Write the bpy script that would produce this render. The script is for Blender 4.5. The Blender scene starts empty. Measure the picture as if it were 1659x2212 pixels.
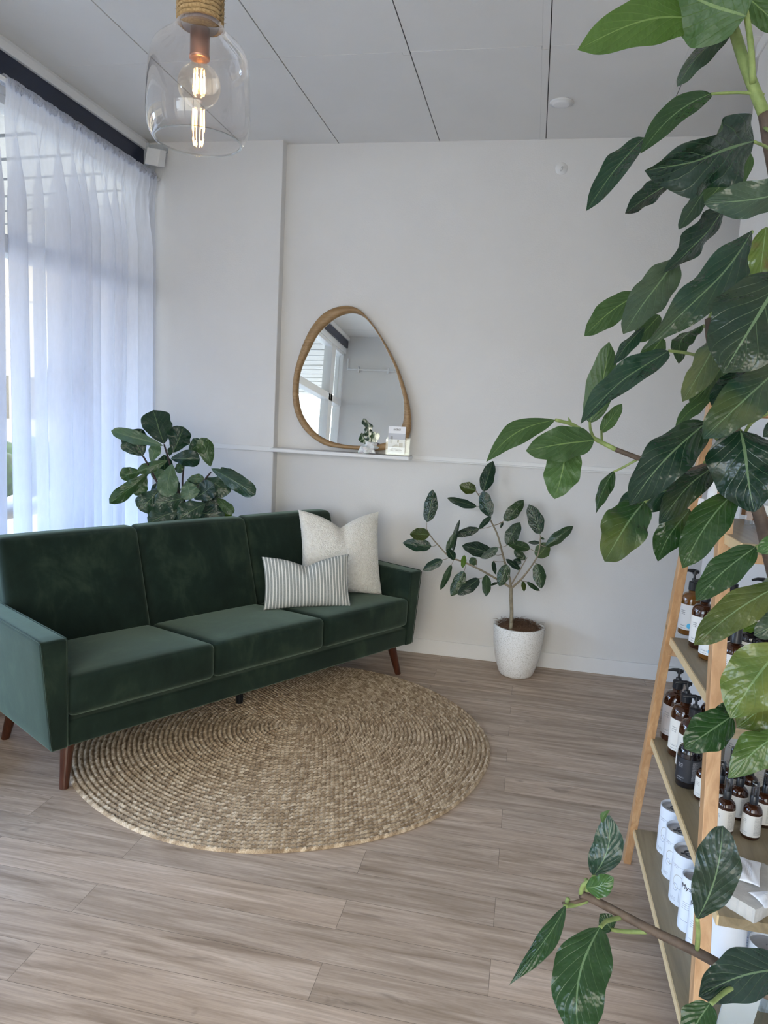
import bpy, bmesh, math, random
import numpy as np
from mathutils import Vector, Matrix

random.seed(7)
rng = np.random.default_rng(11)
SC = bpy.context.scene
COL = SC.collection

# ------------------------------------------------------------------ camera
YAW, PITCH, ROLL, F = .19327, .13344, .052676, 1578.0
CAM = np.array([0.0, 0.0, 1.5])
_cy, _sy = math.cos(YAW), math.sin(YAW)
_f = np.array([-_sy, _cy, 0]); _r = np.array([_cy, _sy, 0]); _u = np.array([0, 0, 1.0])
FWD = _f * math.cos(PITCH) - _u * math.sin(PITCH)
_u2 = _f * math.sin(PITCH) + _u * math.cos(PITCH)
RIGHT = _r * math.cos(ROLL) + _u2 * math.sin(ROLL)
UP = -_r * math.sin(ROLL) + _u2 * math.cos(ROLL)
cd = bpy.data.cameras.new('camera')
cd.sensor_fit = 'VERTICAL'; cd.sensor_height = 24.0; cd.lens = 24.0 * F / 2212.0
cd.clip_start = 0.02; cd.clip_end = 200
cam = bpy.data.objects.new('camera', cd); COL.objects.link(cam)
m = Matrix.Identity(4)
for i in range(3):
    m[i][0] = RIGHT[i]; m[i][1] = UP[i]; m[i][2] = -FWD[i]; m[i][3] = CAM[i]
cam.matrix_world = m
SC.camera = cam

def ray(x, y):
    return RIGHT * ((x - 829.5) / F) - UP * ((y - 1106.0) / F) + FWD
def PD(x, y, d): return CAM + ray(x, y) * d            # point at a depth in metres
def PZ(x, y, z):
    r = ray(x, y); return CAM + r * (z - 1.5) / r[2]
def PY(x, y, Y):
    r = ray(x, y); return CAM + r * Y / r[1]
def PX(x, y, X):
    r = ray(x, y); return CAM + r * X / r[0]

# ------------------------------------------------------------------ world, light, exposure
SC.view_settings.view_transform = 'Standard'
SC.view_settings.look = 'None'
SC.view_settings.gamma = 1.0
SC.view_settings.use_curve_mapping = False
SC.view_settings.exposure = 0.92
SC.cycles.max_bounces = 10
SC.cycles.diffuse_bounces = 6
SC.cycles.transparent_max_bounces = 24
SC.cycles.caustics_reflective = False
SC.cycles.caustics_refractive = False
SC.cycles.sample_clamp_indirect = 6.0
SKY = 8.2
w = bpy.data.worlds.new('sky'); SC.world = w; w.use_nodes = True
nt = w.node_tree; nt.nodes.clear()
out = nt.nodes.new('ShaderNodeOutputWorld'); bg = nt.nodes.new('ShaderNodeBackground')
tc = nt.nodes.new('ShaderNodeTexCoord'); sx = nt.nodes.new('ShaderNodeSeparateXYZ')
rp = nt.nodes.new('ShaderNodeValToRGB')
rp.color_ramp.elements[0].position = 0.0; rp.color_ramp.elements[0].color = (.63, .86, 1.22, 1)
rp.color_ramp.elements[1].position = 0.45; rp.color_ramp.elements[1].color = (.46, .72, 1.25, 1)
nt.links.new(tc.outputs['Generated'], sx.inputs[0]); nt.links.new(sx.outputs['Z'], rp.inputs[0])
# the street side (-x) is in open blue shade, the entrance side (-y) faces the paler sky
mrx = nt.nodes.new('ShaderNodeMapRange'); nt.links.new(sx.outputs['X'], mrx.inputs[0])
mrx.inputs[1].default_value = -.8; mrx.inputs[2].default_value = -.1; mrx.inputs[3].default_value = 0; mrx.inputs[4].default_value = 1
mxw = nt.nodes.new('ShaderNodeMix'); mxw.data_type = 'RGBA'; mxw.inputs[7].default_value = (.50, .455, .395, 1)
nt.links.new(mrx.outputs[0], mxw.inputs[0]); nt.links.new(rp.outputs[0], mxw.inputs[6])
nt.links.new(mxw.outputs[2], bg.inputs[0]); bg.inputs[1].default_value = SKY
nt.links.new(bg.outputs[0], out.inputs[0])

def portal(name, loc, rot, sx_, sy_):
    l = bpy.data.lights.new(name, 'AREA'); l.shape = 'RECTANGLE'; l.size = sx_; l.size_y = sy_
    l.cycles.is_portal = True
    o = bpy.data.objects.new(name, l); COL.objects.link(o); o.location = loc; o.rotation_euler = rot
    return o
# sky light enters through the shop window (portal only guides sampling)
portal('window_portal', (-2.62, 1.98, 1.6), (0, -math.pi / 2, 0), 2.7, 4.9)
portal('entrance_portal', (-.40, -1.08, 1.3), (-math.pi / 2, math.pi, 0), 2.5, 2.7)

# ------------------------------------------------------------------ helpers
def mesh_obj(name, verts, faces, mat=None, parent=None, smooth=True, uvs=None, mats=None, fmat=None):
    me = bpy.data.meshes.new(name)
    me.from_pydata([tuple(map(float, v)) for v in verts], [], [tuple(f) for f in faces])
    me.update()
    if mats:
        for mm in mats: me.materials.append(mm)
        if fmat is not None: me.polygons.foreach_set('material_index', np.array(fmat, dtype=np.int32))
    elif mat: me.materials.append(mat)
    if smooth: me.polygons.foreach_set('use_smooth', [True] * len(me.polygons))
    if uvs is not None:
        ul = me.uv_layers.new(name='UVMap')
        li = np.zeros(len(me.loops), dtype=np.int32); me.loops.foreach_get('vertex_index', li)
        ul.data.foreach_set('uv', np.array(uvs, dtype=np.float32)[li].ravel())
    o = bpy.data.objects.new(name, me); COL.objects.link(o)
    if parent: o.parent = parent
    return o

class MB:
    """collects shapes for ONE mesh"""
    def __init__(s): s.v = []; s.f = []; s.m = []; s.uv = []
    def add(s, v, f, mi=0, uv=None):
        n = len(s.v); s.v += [tuple(map(float, p)) for p in v]; s.f += [tuple(n + i for i in q) for q in f]; s.m += [mi] * len(f)
        s.uv += list(uv) if uv is not None else [(0, 0)] * len(v)
        return s
    def box(s, x0, x1, y0, y1, z0, z1, mi=0):
        v = [(x0, y0, z0), (x1, y0, z0), (x1, y1, z0), (x0, y1, z0), (x0, y0, z1), (x1, y0, z1), (x1, y1, z1), (x0, y1, z1)]
        return s.add(v, [(0, 3, 2, 1), (4, 5, 6, 7), (0, 1, 5, 4), (1, 2, 6, 5), (2, 3, 7, 6), (3, 0, 4, 7)], mi)
    def hexa(s, v, mi=0):
        return s.add(v, [(0, 3, 2, 1), (4, 5, 6, 7), (0, 1, 5, 4), (1, 2, 6, 5), (2, 3, 7, 6), (3, 0, 4, 7)], mi)
    def lathe(s, prof, n=32, c=(0, 0, 0), mi=0, uv=False):
        v = []; f = []; U = []
        L = len(prof)
        zs = [p[1] for p in prof]; z0, z1 = min(zs), max(zs)
        cols = n + 1 if uv else n
        for j, (r, z) in enumerate(prof):
            for i in range(cols):
                a = 2 * math.pi * i / n
                v.append((c[0] + r * math.cos(a), c[1] + r * math.sin(a), c[2] + z)); U.append((i / n, (z - z0) / max(z1 - z0, 1e-6)))
        for j in range(L - 1):
            for i in range(n):
                k = i + 1 if uv else (i + 1) % n
                f.append((j * cols + i, j * cols + k, (j + 1) * cols + k, (j + 1) * cols + i))
        return s.add(v, f, mi, U)
    def tube(s, pts, radii, n=8, mi=0, cap=True):
        pts = [Vector(p) for p in pts]
        if not hasattr(radii, '__len__'): radii = [radii] * len(pts)
        v = []; f = []
        prev = None
        for i, p in enumerate(pts):
            t = (pts[min(i + 1, len(pts) - 1)] - pts[max(i - 1, 0)])
            if t.length < 1e-9: t = Vector((0, 0, 1))
            t.normalize()
            if prev is None:
                a = Vector((0, 0, 1)) if abs(t.z) < .9 else Vector((1, 0, 0))
                s1 = t.cross(a).normalized()
            else:
                s1 = (prev - t * prev.dot(t)).normalized()
            prev = s1; s2 = t.cross(s1)
            for k in range(n):
                a = 2 * math.pi * k / n
                v.append(p + (s1 * math.cos(a) + s2 * math.sin(a)) * radii[i])
        for i in range(len(pts) - 1):
            for k in range(n):
                f.append((i * n + k, i * n + (k + 1) % n, (i + 1) * n + (k + 1) % n, (i + 1) * n + k))
        if cap:
            f.append(tuple(range(n - 1, -1, -1))); f.append(tuple((len(pts) - 1) * n + k for k in range(n)))
        return s.add(v, f, mi)
    def build(s, name, mat=None, parent=None, smooth=False, mats=None, bevel=0, uv=False, seg=2, auto=None):
        o = mesh_obj(name, s.v, s.f, mat, parent, smooth, uvs=s.uv if uv else None, mats=mats, fmat=s.m if mats else None)
        if bevel:
            b = o.modifiers.new('bevel', 'BEVEL'); b.width = bevel; b.segments = seg; b.limit_method = 'ANGLE'; b.angle_limit = math.radians(40)
        return o

def smooth_path(pts, k=6):
    pts = [np.array(p, float) for p in pts]
    if len(pts) < 3:
        return [pts[0] + (pts[-1] - pts[0]) * t for t in np.linspace(0, 1, k + 1)]
    out_ = []
    P = [2 * pts[0] - pts[1]] + pts + [2 * pts[-1] - pts[-2]]
    for i in range(1, len(P) - 2):
        a, b, c, d = P[i - 1], P[i], P[i + 1], P[i + 2]
        for t in np.arange(k) / k:
            out_.append(.5 * ((2 * b) + (-a + c) * t + (2 * a - 5 * b + 4 * c - d) * t * t + (-a + 3 * b - 3 * c + d) * t ** 3))
    out_.append(pts[-1]); return out_

def empty(name, loc=(0, 0, 0), rz=0):
    o = bpy.data.objects.new(name, None); COL.objects.link(o); o.empty_display_size = .05
    o.location = tuple(map(float, loc)); o.rotation_euler = (0, 0, rz); return o
def tag(o, label, cat, group=None, kind=None):
    if label: o['label'] = label
    if cat: o['category'] = cat
    if group: o['group'] = group
    if kind: o['kind'] = kind
    return o
def struct(o): o['kind'] = 'structure'; return o
def dup(root, loc, rz=0, sc=None):
    kids = [c for c in bpy.data.objects if c.parent == root]
    r = root.copy(); COL.objects.link(r); r.location = tuple(map(float, loc)); r.rotation_euler = (0, 0, rz)
    if sc: r.scale = sc
    for ch in kids:
        c = ch.copy(); COL.objects.link(c); c.parent = r
        for g in [q for q in bpy.data.objects if q.parent == ch]:
            d = g.copy(); COL.objects.link(d); d.parent = c
    return r
def local(o, p):
    """world point -> local coordinates of an Empty (location + z rotation)"""
    a = -o.rotation_euler[2]; d = np.array(p) - np.array(o.location)
    return np.array([d[0] * math.cos(a) - d[1] * math.sin(a), d[0] * math.sin(a) + d[1] * math.cos(a), d[2]])

def soft_box(mb, x0, x1, y0, y1, z0, z1, r=.02, puff=(0, 0, 0), n=14, warp=None, mi=0):
    """rounded, slightly stuffed box"""
    c = np.array([(x0 + x1) / 2, (y0 + y1) / 2, (z0 + z1) / 2]); D = np.array([(x1 - x0) / 2, (y1 - y0) / 2, (z1 - z0) / 2])
    def par(k):
        e = min(r / D[k] * 1.0, .6)
        a = np.concatenate([-1 + e * np.array([0, .12, .3, .55, 1.0]), np.linspace(-1 + e, 1 - e, n)[1:-1], 1 - e * np.array([1.0, .55, .3, .12, 0])])
        return a
    for ax in range(3):
        a1, a2 = (ax + 1) % 3, (ax + 2) % 3
        A, B = par(a1), par(a2)
        for sg in (-1, 1):
            vs = []
            for a in A:
                for b in B:
                    q = np.zeros(3); q[ax] = sg; q[a1] = a; q[a2] = b
                    p = q * D; inn = np.clip(p, -(D - r), D - r); d = p - inn
                    L = np.linalg.norm(d); p = inn + d / L * r
                    p[ax] += sg * puff[ax] * (1 - a * a) * (1 - b * b)
                    p += c
                    if warp: p = np.array(warp(*p))
                    vs.append(p)
            nb = len(B); fs = []
            for i in range(len(A) - 1):
                for j in range(nb - 1):
                    q = (i * nb + j, (i + 1) * nb + j, (i + 1) * nb + j + 1, i * nb + j + 1)
                    fs.append(q if sg > 0 else q[::-1])
            mb.add(vs, fs, mi)
    return mb
def weld(o, d=1e-4):
    bm = bmesh.new(); bm.from_mesh(o.data); bmesh.ops.remove_doubles(bm, verts=bm.verts, dist=d); bm.to_mesh(o.data); bm.free(); return o

def text_mesh(name, body, size, mat, matrix, parent=None, depth=.0004, align='CENTER', shear=0):
    cu = bpy.data.curves.new(name, 'FONT'); cu.body = body; cu.size = size; cu.extrude = depth; cu.align_x = align; cu.align_y = 'CENTER'; cu.shear = shear
    t = bpy.data.objects.new(name + '_tmp', cu); COL.objects.link(t)
    bpy.context.view_layer.update()
    me = bpy.data.meshes.new_from_object(t)
    bpy.data.objects.remove(t); bpy.data.curves.remove(cu)
    me.name = name; me.materials.clear(); me.materials.append(mat)
    me.transform(matrix)
    o = bpy.data.objects.new(name, me); COL.objects.link(o)
    if parent: o.parent = parent
    return o

# ------------------------------------------------------------------ materials
class NT:
    def __init__(s, name):
        s.m = bpy.data.materials.new(name); s.m.use_nodes = True; s.t = s.m.node_tree; s.n = s.t.nodes; s.l = s.t.links
        s.bsdf = s.n['Principled BSDF']; s.out = s.n['Material Output']
    def new(s, t, **kw):
        q = s.n.new(t)
        for k, v in kw.items(): setattr(q, k, v)
        return q
    def set(s, q, **kw):
        for k, v in kw.items(): q.inputs[k].default_value = v
        return q
    def link(s, a, b): s.l.new(a, b)
    def tex(s, kind='Object', scale=(1, 1, 1), rot=(0, 0, 0)):
        c = s.new('ShaderNodeTexCoord'); mp = s.new('ShaderNodeMapping'); mp.inputs['Scale'].default_value = scale; mp.inputs['Rotation'].default_value = rot
        s.link(c.outputs[kind], mp.inputs[0]); return mp.outputs[0]
    def noise(s, vec, scale, detail=4, rough=.55, dist=0):
        q = s.new('ShaderNodeTexNoise'); q.inputs['Scale'].default_value = scale; q.inputs['Detail'].default_value = detail
        q.inputs['Roughness'].default_value = rough; q.inputs['Distortion'].default_value = dist
        if vec is not None: s.link(vec, q.inputs['Vector'])
        return q.outputs['Fac']
    def ramp(s, fac, stops):
        q = s.new('ShaderNodeValToRGB'); e = q.color_ramp.elements
        while len(e) < len(stops): e.new(.5)
        for i, (p, c) in enumerate(stops):
            e[i].position = p; e[i].color = (*c, 1) if len(c) == 3 else c
        s.link(fac, q.inputs[0]); return q.outputs[0]
    def math(s, op, a, b=None, c=None, clamp=False):
        q = s.new('ShaderNodeMath', operation=op); q.use_clamp = clamp
        for i, x in enumerate((a, b, c)):
            if x is None: continue
            if isinstance(x, (int, float)): q.inputs[i].default_value = x
            else: s.link(x, q.inputs[i])
        return q.outputs[0]
    def mix(s, fac, a, b, mode='MIX'):
        q = s.new('ShaderNodeMix', data_type='RGBA', blend_type=mode)
        for i, x in ((0, fac), (6, a), (7, b)):
            if isinstance(x, (int, float)): q.inputs[i].default_value = x
            elif isinstance(x, tuple): q.inputs[i].default_value = (*x, 1) if len(x) == 3 else x
            else: s.link(x, q.inputs[i])
        return q.outputs[2]
    def bump(s, h, strength=.3, dist=.01):
        q = s.new('ShaderNodeBump'); q.inputs['Strength'].default_value = strength; q.inputs['Distance'].default_value = dist
        s.link(h, q.inputs['Height']); s.link(q.outputs[0], s.bsdf.inputs['Normal']); return q
    def base(s, x):
        if isinstance(x, tuple): s.bsdf.inputs['Base Color'].default_value = (*x, 1)
        else: s.link(x, s.bsdf.inputs['Base Color'])
        return s
    def p(s, **kw):
        for k, v in kw.items(): s.bsdf.inputs[k.replace('_', ' ')].default_value = v
        return s

def plain(name, col, rough=.5, metal=0, noise_amt=.06, scale=30, spec=.5, coat=0):
    a = NT(name); v = a.tex('Object'); n = a.noise(v, scale)
    lo = tuple(c * (1 - noise_amt) for c in col); hi = tuple(min(1, c * (1 + noise_amt)) for c in col)
    a.base(a.ramp(n, [(.3, lo), (.7, hi)])); a.p(Roughness=rough, Metallic=metal); a.bsdf.inputs['Specular IOR Level'].default_value = spec
    a.bsdf.inputs['Coat Weight'].default_value = coat
    return a.m

def paint(name, col, bump=.25, rough=.6):
    a = NT(name); v = a.tex('Object')
    n = a.noise(v, 3.0, 5); a.base(a.ramp(n, [(.3, tuple(c * .965 for c in col)), (.7, col)]))
    a.p(Roughness=rough); a.bsdf.inputs['Specular IOR Level'].default_value = .3
    if bump: a.bump(a.noise(v, 130, 4, .6), bump, .004)
    return a.m
M_WALL = paint('wall_paint', (.745, .735, .725))
M_CEIL = paint('ceiling_paint', (.80, .79, .77), .1)
M_TRIM = paint('trim_paint', (.80, .80, .80), 0, .4)
M_GAP = plain('dark_gap', (.05, .05, .05), .9)
M_NAVY = plain('navy_gloss_paint', (.006, .012, .035), .35)
M_WHITEP = plain('white_plastic', (.8, .8, .8), .35, noise_amt=.02)
M_BLACK = plain('black_plastic', (.012, .014, .018), .3)
M_CLEARW = plain('grey_frame', (.5, .52, .54), .5)

def mat_floor():
    a = NT('oak_plank_floor')
    v = a.tex('Object')
    br = a.new('ShaderNodeTexBrick'); br.offset = .37; br.offset_frequency = 2
    a.set(br, Scale=1.0, **{'Brick Width': 1.22, 'Row Height': .136, 'Mortar Size': .0006, 'Mortar Smooth': .1, 'Bias': 0.0})
    br.inputs['Color1'].default_value = (0, 0, 0, 1); br.inputs['Color2'].default_value = (1, 1, 1, 1); br.inputs['Mortar'].default_value = (.5, .5, .5, 1)
    a.link(v, br.inputs[0])
    # per plank offset of the grain
    sep = a.new('ShaderNodeSeparateColor'); a.link(br.outputs['Color'], sep.inputs[0])
    off = a.math('MULTIPLY', sep.outputs[0], 37.0)
    com = a.new('ShaderNodeCombineXYZ'); a.link(off, com.inputs[0]); a.link(off, com.inputs[2])
    add = a.new('ShaderNodeVectorMath', operation='ADD'); a.link(v, add.inputs[0]); a.link(com.outputs[0], add.inputs[1])
    mp = a.new('ShaderNodeMapping'); mp.inputs['Scale'].default_value = (1.3, 14, 1); a.link(add.outputs[0], mp.inputs[0])
    g1 = a.noise(mp.outputs[0], 1.6, 8, .62, .9)
    mp2 = a.new('ShaderNodeMapping'); mp2.inputs['Scale'].default_value = (5, 120, 1); a.link(add.outputs[0], mp2.inputs[0])
    g2 = a.noise(mp2.outputs[0], 1.2, 4, .6, .3)
    mp3 = a.new('ShaderNodeMapping'); mp3.inputs['Scale'].default_value = (3.2, 9, 1); a.link(add.outputs[0], mp3.inputs[0])
    kn = a.noise(mp3.outputs[0], 1.4, 3, .5, 1.5)
    c = a.ramp(g1, [(.24, (.21, .148, .105)), (.40, (.385, .290, .215)), (.52, (.485, .375, .29)), (.70, (.64, .52, .42))])
    c = a.mix(a.ramp(g2, [(.42, (0, 0, 0)), (.75, (.6, .6, .6))]), c, (.27, .195, .145))
    c = a.mix(a.ramp(kn, [(.66, (0, 0, 0)), (.78, (.6, .6, .6))]), c, (.11, .078, .055))
    pl = a.ramp(sep.outputs[0], [(0, (.90, .90, .90)), (1, (1.10, 1.09, 1.08))])
    c = a.mix(1.0, c, pl, 'MULTIPLY')
    c = a.mix(br.outputs['Fac'], c, (.10, .075, .055))
    a.base(c); a.p(Roughness=.42); a.bsdf.inputs['Specular IOR Level'].default_value = .4
    a.link(a.ramp(g1, [(.3, (.52, .52, .52)), (.7, (.38, .38, .38))]), a.bsdf.inputs['Roughness'])
    h = a.math('ADD', a.math('MULTIPLY', g2, .5), a.math('MULTIPLY', br.outputs['Fac'], -1.5)); a.bump(h, .12, .002)
    return a.m

def mat_wood(name, c0, c1, c2, axis=2, sc=1.0, rough=.45):
    a = NT(name); s = [26 * sc] * 3; s[axis] = 1.6 * sc
    v = a.tex('Object', tuple(s)); g = a.noise(v, 1.5, 6, .6, 1.2)
    s2 = [160 * sc] * 3; s2[axis] = 4 * sc; g2 = a.noise(a.tex('Object', tuple(s2)), 1.0, 3)
    c = a.ramp(g, [(.3, c0), (.52, c1), (.72, c2)])
    c = a.mix(a.math('MULTIPLY', g2, .35), c, c0)
    a.base(c); a.p(Roughness=rough); a.bump(g2, .08, .001); return a.m

def mat_velvet():
    a = NT('green_velvet'); v = a.tex('Object')
    n1 = a.noise(v, 4.2, 5, .62, .8); n2 = a.noise(v, 55, 4, .6); n3 = a.noise(a.tex('Object', (1, 1, .35)), 18, 3, .6, .6)
    f = a.math('ADD', a.math('MULTIPLY', n1, .7), a.math('MULTIPLY', n3, .3))
    c = a.ramp(f, [(.38, (.005, .011, .0085)), (.52, (.010, .021, .015)), (.66, (.028, .046, .030))])
    c = a.mix(a.math('MULTIPLY', n2, .3), c, (.010, .026, .019))
    a.base(c); a.p(Roughness=.75); a.bsdf.inputs['Specular IOR Level'].default_value = .15
    a.bsdf.inputs['Sheen Weight'].default_value = .42; a.bsdf.inputs['Sheen Roughness'].default_value = .45
    a.bsdf.inputs['Sheen Tint'].default_value = (.62, .82, .66, 1)
    a.bump(n2, .1, .002); return a.m

def mat_leaf():
    a = NT('ficus_leaf')
    uv = a.new('ShaderNodeUVMap'); s = a.new('ShaderNodeSeparateXYZ'); a.link(uv.outputs[0], s.inputs[0])
    t = s.outputs[0]; vv = s.outputs[1]
    av = a.math('ABSOLUTE', a.math('SUBTRACT', vv, .5))            # 0 at midrib .. .5 at edge
    at = a.new('ShaderNodeAttribute'); at.attribute_name = 'tint'
    geo = a.new('ShaderNodeNewGeometry')
    # midrib, fading to the tip
    mid = a.math('MULTIPLY', a.math('LESS_THAN', av, a.math('MULTIPLY_ADD', t, -.018, .026)), .85)
    # lateral veins: curve to the tip
    ph = a.math('SUBTRACT', a.math('MULTIPLY', t, 7.0), a.math('MULTIPLY', a.math('POWER', av, .8), 5.0))
    fr = a.math('ABSOLUTE', a.math('SUBTRACT', a.math('FRACT', ph), .5))
    lat = a.math('MULTIPLY', a.math('SUBTRACT', 1.0, a.math('MULTIPLY', fr, 20.0), clamp=True), a.math('SUBTRACT', .62, a.math('MULTIPLY', av, 1.0)))
    vein = a.math('MAXIMUM', mid, lat, clamp=True)
    n = a.noise(a.tex('Object'), 22, 4, .6); n2 = a.noise(a.tex('Object'), 7, 3, .5)
    top = a.mix(a.ramp(n, [(.35, (0, 0, 0)), (.75, (.45, .45, .45))]), at.outputs['Color'], a.mix(1.0, at.outputs['Color'], (1.7, 1.5, 1.3), 'MULTIPLY'))
    # blemished leaves: alpha of the tint
    blem = a.math('MULTIPLY', a.ramp(n2, [(.45, (0, 0, 0)), (.62, (1, 1, 1))]), at.outputs['Alpha'])
    top = a.mix(a.math('MULTIPLY', blem, .75), top, (.20, .20, .045))
    blem2 = a.math('MULTIPLY', a.ramp(a.noise(a.tex('Object'), 16, 3, .6), [(.60, (0, 0, 0)), (.68, (1, 1, 1))]), at.outputs['Alpha'])
    top = a.mix(a.math('MULTIPLY', blem2, .8), top, (.085, .045, .018))
    topv = a.mix(a.math('MULTIPLY', vein, .42), top, (.26, .38, .20))
    und = a.mix(.5, at.outputs['Color'], (.045, .095, .022))
    undv = a.mix(a.math('MULTIPLY', vein, .5), und, (.27, .38, .14))
    c = a.mix(geo.outputs['Backfacing'], topv, undv)
    a.base(c)
    r = a.math('MULTIPLY_ADD', geo.outputs['Backfacing'], .25, .24); a.link(r, a.bsdf.inputs['Roughness'])
    a.bsdf.inputs['Specular IOR Level'].default_value = .5
    pk = a.noise(a.tex('Object'), 34, 3, .55); h = a.math('ADD', a.math('ADD', a.math('MULTIPLY', vein, -.5), a.math('MULTIPLY', fr, .28)), a.math('MULTIPLY', pk, 2.4)); a.bump(h, .42, .006)
    tr = a.new('ShaderNodeBsdfTranslucent'); a.link(a.mix(1.0, c, (1.5, 1.8, .6), 'MULTIPLY'), tr.inputs[0])
    mx = a.new('ShaderNodeMixShader'); mx.inputs[0].default_value = .16
    a.link(a.bsdf.outputs[0], mx.inputs[1]); a.link(tr.outputs[0], mx.inputs[2]); a.link(mx.outputs[0], a.out.inputs[0])
    return a.m

def thin_glass(name, tint=(1, 1, 1), edge=.5, base=.03, rough=0.0):
    a = NT(name); lw = a.new('ShaderNodeLayerWeight'); lw.inputs[0].default_value = .5
    tr = a.new('ShaderNodeBsdfTransparent'); tr.inputs[0].default_value = (*tint, 1)
    gl = a.new('ShaderNodeBsdfGlossy'); gl.inputs['Roughness'].default_value = rough; gl.inputs[0].default_value = (1, 1, 1, 1)
    f = a.math('MULTIPLY_ADD', a.math('POWER', lw.outputs['Facing'], 3.0), edge, base, clamp=True)
    mx = a.new('ShaderNodeMixShader'); a.link(f, mx.inputs[0]); a.link(tr.outputs[0], mx.inputs[1]); a.link(gl.outputs[0], mx.inputs[2])
    a.link(mx.outputs[0], a.out.inputs[0]); return a.m

def mat_curtain():
    a = NT('sheer_voile'); v = a.tex('Object')
    n = a.noise(a.tex('Object', (1, 1, .25)), 60, 3)
    tr = a.new('ShaderNodeBsdfTransparent'); tr.inputs[0].default_value = (.97, .98, 1, 1)
    df = a.new('ShaderNodeBsdfDiffuse'); df.inputs[0].default_value = (.84, .85, .90, 1)
    tl = a.new('ShaderNodeBsdfTranslucent'); tl.inputs[0].default_value = (.84, .86, .93, 1)
    m1 = a.new('ShaderNodeMixShader'); m1.inputs[0].default_value = .60; a.link(df.outputs[0], m1.inputs[1]); a.link(tl.outputs[0], m1.inputs[2])
    lw = a.new('ShaderNodeLayerWeight'); lw.inputs[0].default_value = .5
    op = a.math('ADD', a.math('MULTIPLY', lw.outputs['Facing'], .22), a.math('MULTIPLY_ADD', n, .10, .60), clamp=True)
    m2 = a.new('ShaderNodeMixShader'); a.link(op, m2.inputs[0]); a.link(tr.outputs[0], m2.inputs[1]); a.link(m1.outputs[0], m2.inputs[2])
    a.link(m2.outputs[0], a.out.inputs[0]); return a.m

def mat_emit(name, col, s):
    a = NT(name); e = a.new('ShaderNodeEmission'); e.inputs[0].default_value = (*col, 1); e.inputs[1].default_value = s
    a.link(e.outputs[0], a.out.inputs[0]); return a.m

M_FLOOR = mat_floor()
M_VELVET = mat_velvet()
M_LEAF = mat_leaf()
M_CURT = mat_curtain()
M_PANE = thin_glass('window_glass', (.97, .99, .98), .6, .04)
M_LAMPG = thin_glass('lamp_glass', (.95, .93, .92), 1.0, .05)
M_BULBG = thin_glass('bulb_glass', (1, .95, .88), .6, .03)
M_ACRY = thin_glass('clear_acrylic', (.96, .98, .98), .45, .03)
M_PINE = mat_wood('pine_timber', (.40, .215, .095), (.54, .32, .16), (.66, .43, .24), 2)
M_BOARD = mat_wood('shelf_board_wood', (.175, .13, .07), (.25, .19, .105), (.31, .24, .145), 1, .8)
M_PLYEDGE = plain('pale_ply_edge', (.66, .50, .28), .5)
M_LEG = mat_wood('walnut_stained_leg', (.035, .010, .005), (.075, .022, .010), (.12, .038, .018), 2, 1, .3)
M_MIRW = mat_wood('teak_frame', (.22, .125, .05), (.36, .22, .10), (.48, .32, .17), 0, 1.2)
a = NT('mirror_silver'); a.base((.90, .93, .92)); a.p(Metallic=1.0, Roughness=.005); M_MIRROR = a.m

# ------------------------------------------------------------------ room shell
H = 3.097; XW = -2.50; YB = 4.49; YP = 4.42; XR = .80; YR = 3.49; YF = -.55; YG = -1.0; XA = 2.2
struct(MB().box(-2.62, XA + .1, YG - .1, YB + .12, -.06, 0).build('floor', M_FLOOR))
# ceiling: panels, cover strips and thin dark gaps
cb = MB(); cb.box(-2.62, XA + .1, YG - .1, YB + .12, H + .004, H + .08, 1)
xs = [-2.53 + .0] + [-1.875 + .61 * i for i in range(8)]
xs = [-3.12, -2.50 - .0] ; xs = [-2.62] + [-1.885 + .61 * i for i in range(7)] + [XA + .1]
ys = [YG - .1, .0 - .18, 1.03, 2.24, 3.45, YB + .12]
for i in range(len(xs) - 1):
    for j in range(len(ys) - 1):
        x0 = xs[i] + (.004 if i else 0); x1 = xs[i + 1] - (.0 if i == len(xs) - 2 else .032)
        y0 = ys[j] + (.002 if j else 0); y1 = ys[j + 1] - (0 if j == len(ys) - 2 else .028)
        cb.box(x0, x1, y0, y1, H, H + .01, 0)
        if i < len(xs) - 2: cb.box(xs[i + 1] - .0315, xs[i + 1] - .0005, y0, ys[j + 1] - .001, H - .002, H + .01, 0)
        if j < len(ys) - 2: cb.box(x0 + .001, x1 - .001, ys[j + 1] - .0275, ys[j + 1] + .0005, H - .001, H + .01, 0)
struct(cb.build('ceiling', mats=[M_CEIL, M_GAP]))
struct(MB().box(-1.6, XA + .1, YB, YB + .12, 0, H + .02).build('wall_back', M_WALL))
pw = MB().box(-2.62, -1.6, YP, YB + .12, 0, H + .02)
struct(pw.build('wall_pier', M_WALL, bevel=.004))
struct(MB().box(XR, XR + .12, YG - .1, YR, 0, H + .02).build('wall_right', M_WALL, bevel=.003))
struct(MB().box(XA, XA + .1, YF - .1, YB + .12, 0, H + .02).build('wall_alcove', M_WALL))
struct(MB().box(-2.62, -1.6, YG - .1, YF, 0, H + .02).box(-1.6, XR, YG - .1, YG, 2.62, H + .02).build('wall_front', M_WALL))
struct(MB().box(XR + .12, XA + .1, YF - .1, YF, 0, H + .02).build('wall_store', M_WALL))
dn = struct(empty('door_1', (-.4, YG - .05, 0)))
dm = MB()
for x in (-1.2, -.42, .36, 1.14): dm.box(x - .03, x + .03, -.03, .03, 0, 2.62)
dm.box(-1.2, 1.2, -.03, .03, 0, .06).box(-1.2, 1.2, -.03, .03, 2.56, 2.62).build('door_frame', M_TRIM, dn)
MB().box(-1.17, 1.17, -.003, .003, .06, 2.56).build('door_pane', M_PANE, dn)
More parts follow.
